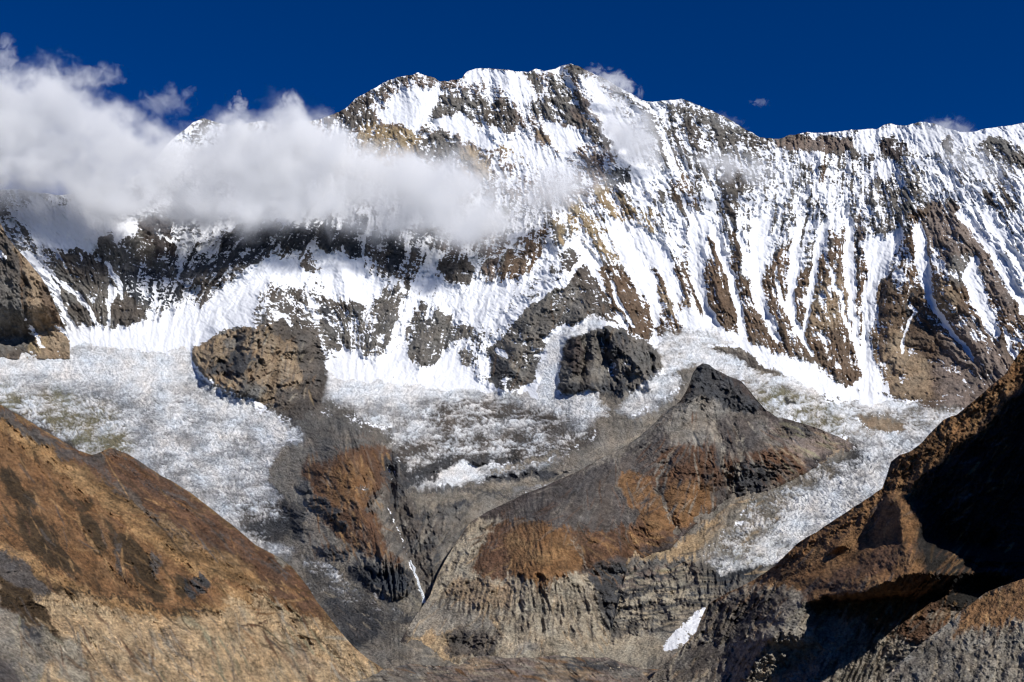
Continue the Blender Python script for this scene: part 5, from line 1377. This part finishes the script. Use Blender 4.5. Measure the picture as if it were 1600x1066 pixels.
def wisp(u, v, Y, ru, rv, dens, label, tilt=0.0, seed=0.0, nscale=1.6, soft=0.55, cut=0.35):
    g = G("thin cloud vapour")
    mp = g.n.new("ShaderNodeVectorMath"); mp.operation = 'LENGTH'; g.l.new(g.tc.outputs["Object"], mp.inputs[0])
    ad = g.n.new("ShaderNodeVectorMath"); ad.operation = 'ADD'; g.l.new(g.tc.outputs["Object"], ad.inputs[0]); ad.inputs[1].default_value = (seed, seed * 1.7, seed * 0.6)
    sc = g.n.new("ShaderNodeVectorMath"); sc.operation = 'MULTIPLY'; g.l.new(ad.outputs[0], sc.inputs[0])
    k = ru / max(rv, 1.0)
    sc.inputs[1].default_value = (max(1.0, k) , 1.0, max(1.0, 1.0 / k))
    t = g.n.new("ShaderNodeTexNoise"); t.inputs["Scale"].default_value = nscale; t.inputs["Detail"].default_value = 6; t.inputs["Roughness"].default_value = .62
    t.inputs["Distortion"].default_value = 0.8
    g.l.new(sc.outputs[0], t.inputs["Vector"])
    r = mp.outputs["Value"]
    fall = g.ma('SUBTRACT', 1.0, r)
    q = g.ma('ADD', g.ma('MULTIPLY', g.ma('SUBTRACT', t.outputs["Fac"], 0.5), 2.6), g.ma('SUBTRACT', fall, cut))
    d = smooth01(g.n, g.l, q, 0.0, soft)
    edge = smooth01(g.n, g.l, fall, 0.0, 0.3)
    mat = g.finish(g.ma('MULTIPLY', g.ma('MULTIPLY', d, edge), dens))
    me = bpy.data.meshes.new("cloud"); bm = bmesh.new()
    bmesh.ops.create_icosphere(bm, subdivisions=3, radius=1.02); bm.to_mesh(me); bm.free(); me.materials.append(mat)
    o = bpy.data.objects.new("cloud", me); COL.objects.link(o)
    p = to_world(np.array(float(u)), np.array(float(v)), np.array(float(Y)))
    o.location = [float(a) for a in p]
    s_ = Y / F * 1.06
    o.scale = (ru * s_, min(ru, rv) * s_ * 1.1, rv * s_)
    o.rotation_euler = (0, math.radians(tilt), 0)
    o['label'] = label; o['category'] = 'cloud'; o['kind'] = 'stuff'
wisp(985, 215, 6650, 115, 60, 0.0125, 'thin cloud veil blowing off the right side of the summit', 48, 3.1)
wisp(955, 130, 7100, 66, 30, 0.0140, 'small banner of cloud streaming from the summit into the blue sky', 25, 5.0)
wisp(1150, 262, 6300, 130, 42, 0.0100, 'faint cloud veil across the face below the dip in the skyline', 12, 7.7)
wisp(860, 300, 5900, 90, 55, 0.0058, 'ragged pale cloud end in front of the ochre rocks', 15, 9.1)
wisp(1480, 205, 6300, 62, 34, 0.0071, 'small cloud puff on the right-hand crest', 10, 12.3)
wisp(1520, 255, 5950, 110, 40, 0.0051, 'thin cloud veil on the upper right face', 25, 14.9)
wisp(8, 95, 5400, 26, 62, 0.0085, 'thin upright cloud wisp at the left edge of the sky', 5, 17.2)
wisp(1187, 160, 6900, 26, 12, 0.0059, 'tiny faint cloud scrap alone in the blue sky above the saddle', 0, 21.0, cut=.45)
wisp(285, 330, 5950, 80, 46, 0.0076, 'shadowy cloud hanging in the hollow at the left below the bank', 0, 24.0)
wisp(1130, 190, 6950, 60, 20, 0.0020, 'very faint veil on the shoulder right of the summit', 20, 26.0)
wisp(260, 160, 5500, 75, 36, 0.0037, 'faint cloud shreds rising above the left part of the bank', -10, 28.0)

wisp(372, 168, 5750, 20, 34, .011, 'small upright cloud plume rising from the bank, the left one of a pair', 8, 31.0, cut=.3)
wisp(452, 165, 5750, 26, 36, .013, 'puffy upright cloud plume rising from the bank beside the summit ridge', 0, 34.0, cut=.25)
wisp(130, 122, 5600, 95, 32, .006, 'ragged bright cloud crest at the upper left against the blue sky', -6, 37.0, cut=.3)
wisp(770, 345, 5950, 95, 40, .005, 'pale mist hanging below the right end of the cloud bank', 5, 40.0, cut=.3)
wisp(640, 280, 6100, 110, 46, .005, 'thin mist over the ochre rocks under the summit', 12, 43.0, cut=.3)
